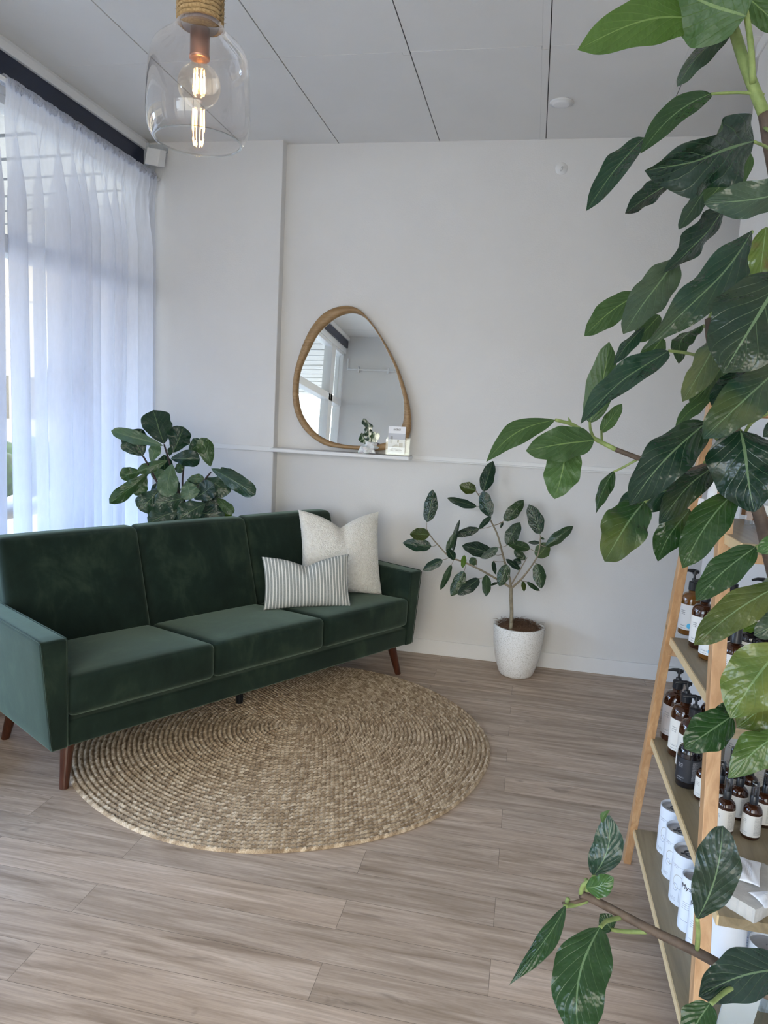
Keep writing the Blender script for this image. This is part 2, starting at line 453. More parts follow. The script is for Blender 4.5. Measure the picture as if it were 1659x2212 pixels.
# cornices
struct(MB().box(XR - .012, XR, YF, YR + .006, H - .05, H).build('trim_1', M_TRIM, bevel=.002))
# baseboards
def skirt(name, x0, x1, y0, y1):
    b = MB().box(x0, x1, y0, y1, 0, .092); return struct(b.build(name, M_TRIM, bevel=.003))
skirt('baseboard_back', -1.6, XA, YB - .014, YB)
skirt('baseboard_pier', XW, -1.6 + .014, YP - .014, YP)
skirt('baseboard_right', XR - .014, XR, YF, YR)
struct(MB().box(-1.6, XA, YB - .0165, YB - .0135, 0, .010).build('trim_2', M_TRIM))
# dado rail
struct(MB().box(-.72, XA, YB - .016, YB, 1.223, 1.232).box(-.72, XA, YB - .010, YB, 1.232, 1.256).build('trim_3', M_TRIM, bevel=.002))
struct(MB().box(XW, -1.6, YP - .012, YP, 1.226, 1.256).build('trim_4', M_TRIM, bevel=.002))
# window wall: low sill wall, navy beam, cornice, header
struct(MB().box(XW - .12, XW, YF, 4.42, 0, .30).build('wall_left', M_WALL))
struct(MB().box(XW - .12, XW + .03, YF, 4.40, 2.935, 3.03).build('trim_5', M_NAVY, bevel=.003))
struct(MB().box(XW - .12, XW + .045, YF, 4.42, 3.03, 3.074).box(XW - .12, XW + .03, YF, 4.42, 3.078, H).build('trim_6', M_TRIM, bevel=.003))
struct(MB().box(XW - .12, XW + .012, YF, 4.42, 2.86, 2.934).build('trim_7', M_TRIM, bevel=.003))
struct(MB().box(XW - .11, XW + .02, 4.34, 4.42, .30, 2.93).build('trim_8', M_TRIM, bevel=.003))
bounds = [-.50, .02, 2.15, 4.34]
for i in range(3):
    y0, y1 = bounds[i], bounds[i + 1]
    wn = struct(empty('window_%d' % (i + 1), (XW - .05, (y0 + y1) / 2, .3)))
    L = lambda v: v - (y0 + y1) / 2
    fm = MB(); t = .03
    fm.box(-.05, .05, L(y0), L(y0) + t, 0, 2.56).box(-.05, .05, L(y1) - t, L(y1), 0, 2.56)
    fm.box(-.05, .05, L(y0), L(y1), 0, .04).box(-.05, .05, L(y0), L(y1), 2.52, 2.56).box(-.055, .055, L(y0), L(y1), 1.86, 1.945)
    fm.build('window_frame', M_TRIM, wn, bevel=.003)
    MB().box(-.003, .003, L(y0) + t, L(y1) - t, .04, 1.86).box(-.003, .003, L(y0) + t, L(y1) - t, 1.945, 2.52).build('window_pane', M_PANE, wn)
struct(MB().box(XW - .10, XW + .005, -.06, .10, .30, 2.86).build('trim_9', M_TRIM, bevel=.003))
# conduit on the front wall, seen in the mirror
pp = MB().tube([(-2.45, YF + .02, 2.66), (-1.62, YF + .02, 2.66)], .011, 8).tube([(-2.45, YF + .02, 2.64), (-2.45, YF + .02, 2.80)], .011, 8)
for x in (-2.3, -1.9): pp.box(x - .01, x + .01, YF + .001, YF + .035, 2.62, 2.70)
tag(pp.build('conduit', M_WHITEP, smooth=True), 'thin white pipe clipped along the wall opposite the mirror', 'pipe')

# ------------------------------------------------------------------ outside, seen through the curtain and the mirror
M_PAVE = plain('grey_paving', (.42, .42, .41), .8, scale=6)
M_ROAD = plain('asphalt', (.20, .20, .21), .9, scale=20)
M_RENDER = plain('cream_render', (.62, .58, .50), .8)
M_ROOFT = plain('terracotta_tiles', (.36, .18, .12), .7)
M_SOFF = plain('soffit_metal', (.34, .36, .38), .5)
M_GLAZ = plain('dark_shop_glass', (.03, .035, .04), .1)
M_HEDGE = plain('hedge_green', (.03, .06, .025), .8, noise_amt=.6, scale=9)
struct(MB().box(-6.2, XW - .12, -9, 22, -.12, -.02).box(XW - .12, 6, -9, YG - .1, -.12, -.02).build('floor_outside', M_PAVE))
tag(MB().box(-30, -6.2, -20, 40, -.3, -.2).build('road', M_ROAD), 'grey asphalt road outside beyond the curtained window', 'road')
vr = empty('verandah', (-4.2, 6, 3.2))
sf = MB()
for k in range(56):
    y = -13 + k * .42
    sf.hexa([(-1.55, y, .0), (1.56, y, .12), (1.56, y + .36, .12), (-1.55, y + .36, .0), (-1.55, y, .03), (1.56, y, .15), (1.56, y + .36, .15), (-1.55, y + .36, .03)])
sf.box(-1.55, 1.56, -13.2, 11, .15, .19)
sf.build('soffit_sheet', M_SOFF, vr)
MB().box(-1.75, -1.62, -13.2, 11, -.62, .14).build('fascia', M_RENDER, vr)
for y in (-6, -1, 4.6):
    MB().box(-1.66, -1.56, y - .05, y + .05, -3.22, .02).build('post', M_TRIM, vr)
tag(vr, 'grey ribbed verandah roof outside the shop window', 'verandah')
def building(name, x, y0, y1, h, rh, lab, body, roofm, dx=6):
    b = empty(name, (x, (y0 + y1) / 2, -.2)); w_ = (y1 - y0) / 2
    MB().box(-dx, 0, -w_, w_, 0, h).build('facade', body, b)
    MB().add([(.4, -w_ - .3, h), (.4, w_ + .3, h), (-dx / 2, w_ + .3, h + rh), (-dx / 2, -w_ - .3, h + rh), (-dx - .4, -w_ - .3, h), (-dx - .4, w_ + .3, h)],
             [(0, 1, 2, 3), (3, 2, 5, 4), (0, 3, 4), (1, 5, 2), (0, 4, 5, 1)]).build('roof', roofm, b)
    k = int(w_ * 2 / 2.4)
    for i in range(k):
        yy = -w_ + 1.2 + i * 2.4
        wv = MB().box(0, .05, yy - .7, yy + .7, .9, 2.3).build('shop_window', M_GLAZ, b)
    return tag(b, lab, 'building')
building('shop_building', -15, 2.0, 17.0, 3.2, 1.5, 'cream building with terracotta roof across the road', M_RENDER, M_ROOFT)
building('grey_building', -17, 19.5, 30, 6.0, 1.0, 'taller grey building further along the road', M_SOFF, M_SOFF)
building('low_building', -16, -16, -1.0, 3.4, .8, 'low cream building opposite, reflected in the mirror', M_RENDER, M_SOFF)
hm = MB()
for k in range(46):
    c = (-7.4 + rng.uniform(-.2, .2), 3 + k * .32, .36 + rng.uniform(-.05, .1)); r = rng.uniform(.34, .5)
    hm.lathe([(0.001, -r), (r * .7, -r * .7), (r, 0), (r * .72, r * .7), (.001, r)], 9, c)
tag(hm.build('hedge', M_HEDGE, smooth=True), 'dark green hedge along the kerb outside the window', 'hedge')

# ------------------------------------------------------------------ curtain
def curtain(name, y0, y1, folds, label, x=-2.405, seed=3, amp=.052):
    R = np.random.default_rng(seed)
    ws = R.uniform(.6, 1.7, folds); ws = np.cumsum(ws) / ws.sum(); ws = np.concatenate([[0], ws])
    amps = R.uniform(.55, 1.25, folds)
    skew = R.uniform(.35, .95, folds); drift = R.uniform(-.5, .5, folds + 1)
    nu = folds * 16; nz = 44; V = []; Fc = []
    zt, zb = 2.876, .03
    for j in range(nz + 1):
        t = j / nz; z = zt + (zb - zt) * t
        k = min(1, max(0, (t - .012) / .17)); k = k * k * (3 - 2 * k)
        for i in range(nu + 1):
            s = i / nu * folds; q = min(int(s), folds - 1); fr = s - q
            a0 = ws[q] + (ws[q + 1] - ws[q]) * fr
            wd = (ws[q + 1] - ws[q]) * (y1 - y0)
            ph = 2 * math.pi * fr
            yy = y0 + (y1 - y0) * a0 + k * wd * skew[q] * .42 * math.sin(ph) + .012 * k * math.sin(3 * t + drift[q] * 6)
            xx = x + k * amp * amps[q] * math.sin(ph + .4)
            g = (1 - k)
            xx += g * .006 * math.sin(i * 1.6) + g * .006 * math.sin(i * .55)
            if t < .03: xx += .016 * math.cos((t / .03) * math.pi) * 0 + .012
            zz = z + g * .006 * math.sin(i * 1.3) * (1 if t < .02 else 0)
            V.append((xx, yy, zz))
    w_ = nu + 1
    for j in range(nz):
        for i in range(nu):
            Fc.append((j * w_ + i, j * w_ + i + 1, (j + 1) * w_ + i + 1, (j + 1) * w_ + i))
    c = empty(name, (x, (y0 + y1) / 2, 0))
    o = mesh_obj('curtain_drop', [local(c, p) for p in V], Fc, M_CURT, c)
    # rod pocket: a second gathered layer at the head
    hb = MB(); P = []
    for i in range(nu * 2 + 1):
        u = i / (nu * 2); y = y0 + (y1 - y0) * u
        for kk in range(9):
            a = math.pi * 2 * kk / 8
            rr = .019 + .003 * math.sin(i * 1.9 + kk)
            P.append(local(c, (x + rr * math.cos(a), y + .004 * math.sin(i * 2.3 + kk), 2.872 + rr * 1.3 * math.sin(a) + .004 * math.sin(i * 1.7))))
    fs = []
    for i in range(nu * 2):
        for kk in range(8): fs.append((i * 9 + kk, (i + 1) * 9 + kk, (i + 1) * 9 + kk + 1, i * 9 + kk + 1))
    mesh_obj('rod_pocket', P, fs, M_CURT, c)
    return tag(c, label, 'curtain')
curtain('sheer_curtain', 3.03, 4.36, 11, 'white sheer curtain gathered in folds over the window beside the sofa', seed=5)
curtain('sheer_curtain', 2.74, 2.98, 4, 'second white sheer curtain at the left edge, nearest the camera', seed=9, amp=.055)
rd = MB().tube([(-2.405, 2.6, 2.874), (-2.405, 4.405, 2.874)], .011, 12)
rod = empty('curtain_rod', (-2.405, 3.1, 2.874))
mesh_obj('rod', [local(rod, p) for p in rd.v], rd.f, M_WHITEP, rod)
for y in (2.65, 4.37):
    MB().box(-.10, .008, y - 3.1 - .008, y - 3.1 + .008, -.012, .012).box(-.10, -.09, y - 3.1 - .02, y - 3.1 + .02, -.04, .04).build('bracket', M_WHITEP, rod, bevel=.002)
tag(rod, 'white curtain rod fixed under the navy beam above the sheer curtains', 'curtain rod')

# sensor / speaker box in the corner
c = empty('wall_speaker', (-2.40, 4.36, 2.98))
MB().box(-.075, -.035, -.02, .06, -.10, .09).box(-.075, .05, -.005, .06, .05, .085).build('bracket', M_CLEARW, c, bevel=.004)
sb = MB().hexa([(-.030, -.085, -.055), (.048, -.07, -.065), (.060, .0, -.05), (-.02, .0, -.04), (-.018, -.075, .045), (.062, -.06, .035), (.066, .01, .05), (-.01, .01, .055)])
sb.build('speaker_body', M_WHITEP, c, bevel=.004)
tag(c, 'small white angled box on a bracket in the top corner above the curtain', 'speaker')

# ceiling disc, wall hook
p = PZ(1213, 221, H)
o = MB().lathe([(.001, -.016), (.036, -.016), (.044, -.012), (.047, -.006), (.058, -.006), (.060, 0), (.001, 0)], 40).build('smoke_detector', M_WHITEP, smooth=True)
o.location = (p[0], p[1], H); tag(o, 'small round white disc fitted flat on the ceiling', 'smoke detector')
p = PY(1213, 364, YB)
hb = MB().lathe([(.001, .012), (.014, .011), (.024, .006), (.034, .001), (.035, 0)], 18)
hb.v = [(x * (1 + .12 * math.sin(9 * y * 60)), -z, y) for x, y, z in hb.v]
o = hb.tube([(0, -.01, 0), (.004, -.03, .0), (.002, -.034, -.014), (-.006, -.028, -.02)], .004, 6).build('wall_hook', M_TRIM, smooth=True)
o.location = tuple(p); tag(o, 'small painted-over hook high on the back wall', 'hook')

# ------------------------------------------------------------------ wall shelf and things on it
sh = MB().box(-1.598, -.715, 4.345, YB, 1.228, 1.252)
o = sh.build('wall_shelf', M_TRIM, bevel=.006, seg=3); tag(o, 'narrow white wall shelf with a rounded end holding the egg-shaped mirror', 'shelf')

def mir(cx, cy):
    x, y = 550 + .27125 * cx, 620 + .27125 * cy
    r = ray(x, y)    # plane  y = 4.474 - .06*(2.15 - z)
    k = .06; t = (4.468 - k * (2.15 - 1.5)) / (r[1] - k * r[2]); return CAM + r * t
outer = [(740, 152), (830, 178), (905, 250), (980, 350), (1060, 480), (1140, 640), (1190, 780), (1228, 920), (1246, 1060), (1236, 1165), (1190, 1245), (1090, 1288), (960, 1302), (840, 1297), (700, 1285), (560, 1258), (440, 1180), (365, 1090), (320, 980), (303, 850), (315, 700), (345, 580), (390, 450), (450, 330), (530, 230), (630, 170)]
inner = [(770, 208), (850, 228), (920, 290), (990, 390), (1060, 520), (1120, 650), (1160, 790), (1186, 900), (1188, 1000), (1180, 1080), (1150, 1150), (1090, 1215), (1000, 1250), (860, 1264), (720, 1255), (600, 1225), (500, 1170), (420, 1080), (370, 980), (350, 850), (358, 720), (385, 620), (440, 500), (500, 385), (580, 300), (670, 235)]
def loop(pts, n=120):
    P = [mir(*q) for q in pts]; N = len(P); res = []
    for i in range(N):
        a_, b_, c_, d_ = P[i - 1], P[i], P[(i + 1) % N], P[(i + 2) % N]
        for t in np.arange(6) / 6: res.append(.5 * ((2 * b_) + (-a_ + c_) * t + (2 * a_ - 5 * b_ + 4 * c_ - d_) * t * t + (-a_ + 3 * b_ - 3 * c_ + d_) * t ** 3))
    cen = np.mean(P, 0); res = np.array(res)
    ang = np.arctan2(res[:, 2] - cen0[2], res[:, 0] - cen0[0]); o_ = np.argsort(ang); ang = ang[o_]; res = res[o_]
    T = np.linspace(-math.pi, math.pi, n, endpoint=False)
    return np.array([[np.interp(t, ang, res[:, k], period=2 * math.pi) for k in range(3)] for t in T])
cen0 = mir(750, 760)
LO, LI = loop(outer), loop(inner)
nm = np.array([0, -1, .06]); nm /= np.linalg.norm(nm)
mr = empty('mirror', (float(cen0[0]), 4.42, 1.252))
V = []; Fc = []; n = len(LO)
prof = [(0, -.018), (-.02, .004), (.12, .016), (.5, .022), (.88, .012), (1.0, .0), (1.0, -.018)]
for (s_, h_) in prof:
    for i in range(n): V.append(local(mr, LO[i] + (LI[i] - LO[i]) * s_ + nm * h_))
for j in range(len(prof) - 1):
    for i in range(n): Fc.append((j * n + i, j * n + (i + 1) % n, (j + 1) * n + (i + 1) % n, (j + 1) * n + i))
Fc += [((len(prof) - 1) * n + i, (len(prof) - 1) * n + (i + 1) % n, (i + 1) % n, i) for i in range(n)]
mesh_obj('mirror_frame', V, [f[::-1] for f in Fc], M_MIRW, mr)
V = [local(mr, LI[i] + nm * -.004) for i in range(n)]; V2 = [local(mr, LI[i] + nm * -.010) for i in range(n)]
mesh_obj('mirror_glass', V + V2, [tuple(range(n)), tuple(range(2 * n - 1, n - 1, -1))], M_MIRROR, mr, smooth=False)
tag(mr, 'egg-shaped mirror in a pale wooden frame leaning on the wall shelf', 'mirror')

# plants / crystal / card on the shelf
a = NT('white_crystal'); a.base(a.ramp(a.noise(a.tex('Object'), 30), [(.3, (.62, .62, .63)), (.7, (.86, .86, .86))])); a.p(Roughness=.35); a.bsdf.inputs['Subsurface Weight'].default_value = .2
M_CRYST = a.m
bm = bmesh.new(); bmesh.ops.create_icosphere(bm, subdivisions=3, radius=1)
for v in bm.verts:
    q = v.co.copy(); s_ = 1 + .28 * math.sin(5.1 * q.x + 2.2 * q.z) * math.cos(4.3 * q.y + 1) + .18 * math.sin(9 * q.z + 3 * q.x)
    s_ = round(s_ * 5) / 5 + rng.uniform(-.05, .05)
    v.co = Vector((q.x * .052 * s_, q.y * .03 * s_, q.z * .036 * s_ + .012 * q.x))
zmin = min(v.co.z for v in bm.verts)
for v in bm.verts: v.co.z = max(v.co.z, zmin + .012) - zmin - .012
me = bpy.data.meshes.new('crystal_cluster'); bm.to_mesh(me); bm.free(); me.materials.append(M_CRYST)
o = bpy.data.objects.new('crystal_cluster', me); COL.objects.link(o); p = PY(797, 968, 4.375); o.location = (p[0], 4.375, 1.252)
tag(o, 'white rough crystal cluster standing in front of the mirror', 'crystal')

cx = float(PY(859, 968, 4.385)[0])
hd = empty('card_holder', (cx, 4.39, 1.252), .04)
MB().box(-.072, .072, -.028, .028, 0, .006).box(-.072, .072, -.020, -.017, .006, .098).box(-.072, .072, .015, .018, .006, .108).box(-.072, -.069, -.018, .016, .006, .098).box(.069, .072, -.018, .016, .006, .098).box(-.064, .064, -.024, -.020, .004, .02).build('acrylic_box', M_ACRY, hd)
tag(hd, 'clear acrylic leaflet holder at the right end of the wall shelf', 'leaflet holder')
a = NT('leaflet_print'); uv = a.new('ShaderNodeUVMap'); s = a.new('ShaderNodeSeparateXYZ'); a.link(uv.outputs[0], s.inputs[0])
U_, V_ = s.outputs[0], s.outputs[1]
def band(a, x, lo, hi): return a.math('MULTIPLY', a.math('GREATER_THAN', x, lo), a.math('LESS_THAN', x, hi))
ph = band(a, V_, .25, .75)
vase = a.math('MULTIPLY', band(a, U_, .13, .27), band(a, V_, .40, .64))
bed = a.math('MULTIPLY', a.math('LESS_THAN', V_, a.math('SUBTRACT', .36, a.math('MULTIPLY', a.math('ABSOLUTE', a.math('SUBTRACT', U_, .48)), .42))), band(a, U_, .15, .66))
dark = a.math('MULTIPLY', band(a, U_, .66, .88), band(a, V_, .25, .40))
dot = a.math('MULTIPLY', band(a, U_, .54, .64), band(a, V_, .42, .52))
pc = a.ramp(V_, [(.25, (.36, .37, .42)), (.75, (.50, .53, .60))])
pc = a.mix(vase, pc, (.27, .28, .30)); pc = a.mix(bed, pc, (.16, .16, .16)); pc = a.mix(dark, pc, (.11, .10, .10)); pc = a.mix(dot, pc, (.05, .05, .06))
a.base(a.mix(ph, (.80, .81, .86), pc)); a.p(Roughness=.3); M_LEAFLET = a.m
cd_ = empty('leaflet', (cx - .008, 4.375, 1.262), .04)
for k in range(3):
    b = MB().add([(-.052, .004 * k, 0), (.052, .004 * k, 0), (.052, .004 * k + .008, .166), (-.052, .004 * k + .008, .166), (-.052, .002 + .004 * k, 0), (.052, .002 + .004 * k, 0), (.052, .01 + .004 * k, .166), (-.052, .01 + .004 * k, .166)],
                 [(0, 1, 2, 3), (7, 6, 5, 4), (0, 4, 5, 1), (2, 6, 7, 3), (1, 5, 6, 2), (0, 3, 7, 4)], 0, [(0, 0), (1, 0), (1, 1), (0, 1)] * 2)
    if k == 0: b.build('cover_sheet', M_LEAFLET, cd_, uv=True)
    else: b.build('inner_sheet', M_WHITEP, cd_)
M_INK = plain('grey_ink', (.10, .10, .11), .6)
tm = Matrix.Translation((0, .0055, .148)) @ Matrix.Rotation(math.pi / 2 , 4, 'X')
text_mesh('title_text', 'mātā', .020, M_INK, tm, cd_)
text_mesh('small_text', 'NATUROPATHY', .0078, M_INK, Matrix.Translation((0, -.001, .030)) @ Matrix.Rotation(math.pi / 2, 4, 'X'), cd_)
text_mesh('small_text', 'SKIN  -  WELLNESS', .0085, M_INK, Matrix.Translation((0, -.0015, .022)) @ Matrix.Rotation(math.pi / 2, 4, 'X'), cd_)
tag(cd_, 'stack of white leaflets with a grey photo standing in the acrylic holder', 'leaflet')

# lettering on the glass
M_LETW = plain('white_vinyl', (.85, .87, .9), .5); M_LETD = plain('dark_vinyl', (.08, .09, .12), .5)
def glass_text(ch, x, y, size, mat, lab, rot=0):
    p = PX(x, y, XW - .043)
    mt = Matrix.Translation(tuple(p)) @ Matrix.Rotation(math.pi / 2, 4, 'Z') @ Matrix.Rotation(math.pi / 2, 4, 'X')
    o = text_mesh('window_lettering', ch, size, mat, mt, None, .0005)
    tag(o, lab, 'lettering', 'lettering on the window'); return o
glass_text('y', 97, 800, .34, M_LETW, 'white script letter y on the window behind the curtain')
glass_text('a', 100, 1112, .30, M_LETW, 'white letter a low on the window behind the curtain')
glass_text('N', 213, 690, .13, M_LETD, 'dark letter N on the window behind the curtain')
glass_text('A', 240, 697, .13, M_LETD, 'dark arched letter beside the dark N on the window')

# ------------------------------------------------------------------ sofa
SO = np.array([-1.669, 2.376, 0.0]); SA = math.atan2(.857, .515)
sofa = empty('sofa', SO, SA)
W = 1.965
b = MB(); soft_box(b, -.01, W + .01, -.034, .62, .18, .282, .012, n=6)
b.box(.0, W, .06, .55, .24, .32)
weld(b.build('base_rail', M_VELVET, sofa, smooth=True))
def arm(sg):
    x0, x1 = (-.10, 0.0) if sg < 0 else (W, W + .10)
    def wp(x, y, z):
        t = (z - .18) / .43
        if sg < 0: x = 0 - (0 - x) * (.66 + .38 * t)
        else: x = W + (x - W) * (.55 + .5 * t)
        if y > .4: y = y + (.02 + .10 * t) * (y - .4) / .3
        return (x, y - .0 * t, z)
    b = MB(); soft_box(b, x0, x1, -.045, .70, .18, .612, .014, puff=(.004, 0, .003), n=12, warp=wp)
    # seam cords on the front face edges
    pts = []
    for xx in ((x0 + .004), (x1 - .004)):
        pts = [wp(xx, -.045, z) for z in np.linspace(.19, .605, 12)] + [wp(xx, yy, .612) for yy in np.linspace(-.03, .6, 8)]
        b.tube(pts, .0022, 6)
    return b.build('armrest', M_VELVET, sofa, smooth=True)
arm(-1); arm(1)
for k in range(3):
    x0 = k * W / 3 + .001; x1 = (k + 1) * W / 3 - .001
    def ws(x, y, z):
        return (x, y, z - (y + .05) * .075)
    b = MB(); soft_box(b, x0, x1, -.055, .53, .30, .462, .030, puff=(0, .006, .014), n=14, warp=ws)
    weld(b.build('seat_cushion', M_VELVET, sofa, smooth=True))
for k in range(3):
    x0 = k * W / 3 + .001; x1 = (k + 1) * W / 3 - .001
    def wb(x, y, z):
        return (x, y + (z - .42) * .30, z)
    b = MB(); soft_box(b, x0, x1, .485, .60, .36, .885, .030, puff=(0, .016, .003), n=14, warp=wb)
    weld(b.build('back_cushion', M_VELVET, sofa, smooth=True))
def wr(x, y, z): return (x, y + (z - .18) * .20, z)
b = MB(); soft_box(b, -.01, W + .01, .585, .655, .18, .862, .02, n=8, warp=wr)
weld(b.build('back_panel', M_VELVET, sofa, smooth=True))
for (x, y, dx, dy) in ((.03, .03, -.03, -.03), (W - .05, .03, .045, -.03), (.03, .54, -.03, .04), (W - .05, .54, .04, .04)):
    b = MB().tube([(x, y, .185), (x + dx, y + dy, 0)], [.027, .017], 20)
    b.build('leg', M_LEG, sofa, smooth=False)
MB().tube([(.99, .22, .185), (.99, .22, .0135)], [.02, .018], 14).build('centre_leg', M_BLACK, sofa, smooth=False)
tag(sofa, 'dark green velvet three-seat sofa with tapered brown wooden legs', 'sofa')

# cushions
def pillow(name, w_, h_, t_, chop, mat, disp=0, n=60, pinch=.07, seed=1, flange=0):
    R = np.random.default_rng(seed)
    V = []; Fc = []; U = []
    A = np.linspace(-1, 1, n + 1); A = np.sign(A) * (1 - (1 - np.abs(A)) ** 1.35)
    nz_ = R.normal(size=(2, n + 1, n + 1)) * disp
    for s_ in (0, 1):
        sg = -1 if s_ == 0 else 1
        for j, v in enumerate(A):
            for i, u in enumerate(A):
                x = w_ / 2 * u * (1 - pinch * (1 - v * v) * abs(u) ** 2)
                z = h_ / 2 * v * (1 - pinch * (1 - u * u) * abs(v) ** 2)
                cc = chop * math.exp(-(abs(u) / .42) ** 1.25) * max(0, (v + .25) / 1.25) ** 1.3
                z -= cc
                th = t_ / 2 * (max(0, 1 - u * u) * max(0, 1 - v * v)) ** .42
                dent = 1 - .55 * math.exp(-(u / .16) ** 2) * max(0, v) ** 1.2
                th *= dent
                y = sg * (th + nz_[s_, j, i] * (1 if 0 < i < n and 0 < j < n else 0)) + sg * .003 * math.sin(7 * u + 5 * v) * (1 - u * u) * (1 - v * v)
                V.append((x, y, z + h_ / 2)); U.append(((u + 1) / 2, (v + 1) / 2))
        o_ = s_ * (n + 1) ** 2
        for j in range(n):
            for i in range(n):
                q = (o_ + j * (n + 1) + i, o_ + j * (n + 1) + i + 1, o_ + (j + 1) * (n + 1) + i + 1, o_ + (j + 1) * (n + 1) + i)
                Fc.append(q if s_ == 0 else q[::-1])
    o = mesh_obj(name, V, Fc, mat, None, uvs=U)
    return o
a = NT('cream_boucle'); v = a.tex('Object'); vo = a.new('ShaderNodeTexVoronoi'); vo.inputs['Scale'].default_value = 130; a.link(v, vo.inputs['Vector'])
a.base(a.ramp(a.noise(v, 60), [(.3, (.80, .77, .70)), (.7, (.92, .90, .84))])); a.p(Roughness=.95); a.bsdf.inputs['Sheen Weight'].default_value = .3
a.bump(a.math('ADD', vo.outputs['Distance'], a.math('MULTIPLY', a.noise(v, 90, 3), .8)), .8, .006); M_BOUCLE = a.m
a = NT('grey_striped_cotton'); uv = a.new('ShaderNodeUVMap'); s = a.new('ShaderNodeSeparateXYZ'); a.link(uv.outputs[0], s.inputs[0])
fr = a.math('FRACT', a.math('MULTIPLY', s.outputs[0], 26.0)); st = band(a, fr, .30, .62)
c = a.mix(st, a.ramp(a.noise(a.tex('Object'), 200), [(.3, (.25, .27, .255)), (.7, (.36, .38, .36))]), (.78, .77, .73))
a.base(c); a.p(Roughness=.85); a.bump(a.noise(a.tex('Object'), 300, 2), .15, .001); M_STRIPE = a.m

def place(o, p, xdir, updir):
    x = Vector(xdir).normalized(); z = Vector(updir).normalized(); y = z.cross(x).normalized(); z = x.cross(y)
    mm = Matrix.Identity(4)
    for i in range(3): mm[i][0] = x[i]; mm[i][1] = y[i]; mm[i][2] = z[i]; mm[i][3] = float(p[i])
    o.matrix_world = mm
def SL(u, v, z):
    ca, sa = math.cos(SA), math.sin(SA)
    return np.array([SO[0] + u * ca - v * sa, SO[1] + u * sa + v * ca, z])
o = pillow('cushion', .50, .50, .17, .085, M_BOUCLE, disp=.0012, n=110, pinch=.085)
place(o, SL(1.715, .245, .452), (math.cos(.62), math.sin(.62), -.03), (-.10, .30, 1))
tag(o, 'large square cream boucle cushion at the right end of the sofa', 'cushion')
o = pillow('cushion', .47, .285, .13, .055, M_STRIPE, n=60, pinch=.06, seed=4)
place(o, SL(1.385, .17, .452), (math.cos(.44), math.sin(.44), .035), (-.16, .26, 1))
tag(o, 'small oblong grey and white striped cushion in front of the cream one', 'cushion')

# ------------------------------------------------------------------ rug (spiral braid modelled as relief)
def rug():
    Rr = .945; pitch = .0205; nr = int(Rr / pitch)
    per = 6; rows = nr * per
    ro = [(k / per) * pitch for k in range(rows + 1)]
    V = []; Fc = []; col = []
    NA = 1100
    th = np.arange(NA) / NA * 2 * math.pi
    rg = np.random.default_rng(2)
    wob = .006 * np.sin(3 * th + .5) + .004 * np.sin(7 * th)
    allv = []; allc = []
    cellc = rg.uniform(0, 1, (nr + 2, 700))
    for k, r in enumerate(ro):
        q = r / pitch; ring = np.floor(q - 1e-6 + th / (2 * math.pi) * 0).astype(int) if False else int(q - 1e-6)
        fr = q - ring
        prof = abs(math.sin(math.pi * min(1, fr)))
        rmid = (ring + .5) * pitch
        ncell = max(6, int(2 * math.pi * rmid / .019))
        s_ = th / (2 * math.pi) * ncell + (abs(fr - .5) * 1.1) + ring * .37
        bump = np.abs(np.sin(math.pi * s_))
        z = .0015 + .0125 * (prof ** .55) * (.45 + .55 * bump ** .8)
        if k == rows: z = z * 0 + .001
        rr = r + wob * (r / Rr)
        allv.append(np.stack([rr * np.cos(th), rr * np.sin(th), z], 1))
        ci = (np.floor(s_).astype(int)) % 700
        side = 1 if fr > .5 else 0
        allc.append(cellc[min(ring, nr), (ci + side * 13) % 700])
    allv = [q + np.array([.023, .085, 0]) * (1 - r_ / Rr) for q, r_ in zip(allv, ro)]
    V = np.concatenate(allv); C_ = np.concatenate(allc)
    idx = np.arange(NA); nx = (idx + 1) % NA
    F_ = []
    for k in range(rows):
        F_.append(np.stack([k * NA + idx, (k + 1) * NA + idx, (k + 1) * NA + nx, k * NA + nx], 1))
    F_ = np.concatenate(F_)
    me = bpy.data.meshes.new('rug')
    me.vertices.add(len(V)); me.vertices.foreach_set('co', V.astype(np.float32).ravel())
    me.loops.add(F_.size); me.loops.foreach_set('vertex_index', F_.astype(np.int32).ravel())
    me.polygons.add(len(F_)); me.polygons.foreach_set('loop_start', np.arange(0, F_.size, 4, dtype=np.int32))
    me.polygons.foreach_set('use_smooth', np.ones(len(F_), dtype=bool))
    me.update(calc_edges=True)
    at = me.attributes.new('fibre', 'FLOAT', 'POINT'); at.data.foreach_set('value', C_.astype(np.float32))
    a = NT('jute_braid'); an = a.new('ShaderNodeAttribute'); an.attribute_name = 'fibre'
    n = a.noise(a.tex('Object'), 260, 3, .6); n2 = a.noise(a.tex('Object'), 3, 3)
    f = a.math('ADD', a.math('MULTIPLY', an.outputs['Fac'], .38), a.math('MULTIPLY', n, .62))
    c = a.ramp(f, [(.22, (.17, .110, .060)), (.42, (.37, .268, .170)), (.60, (.54, .415, .28)), (.78, (.80, .68, .52))])
    a.base(c); a.p(Roughness=.9); a.bump(n, .5, .003)
    me.materials.append(a.m)
    o = bpy.data.objects.new('rug', me); COL.objects.link(o); o.location = (-1.02, 3.105, 0)
    tag(o, 'round braided jute rug on the plank floor under the sofa', 'rug')
rug()

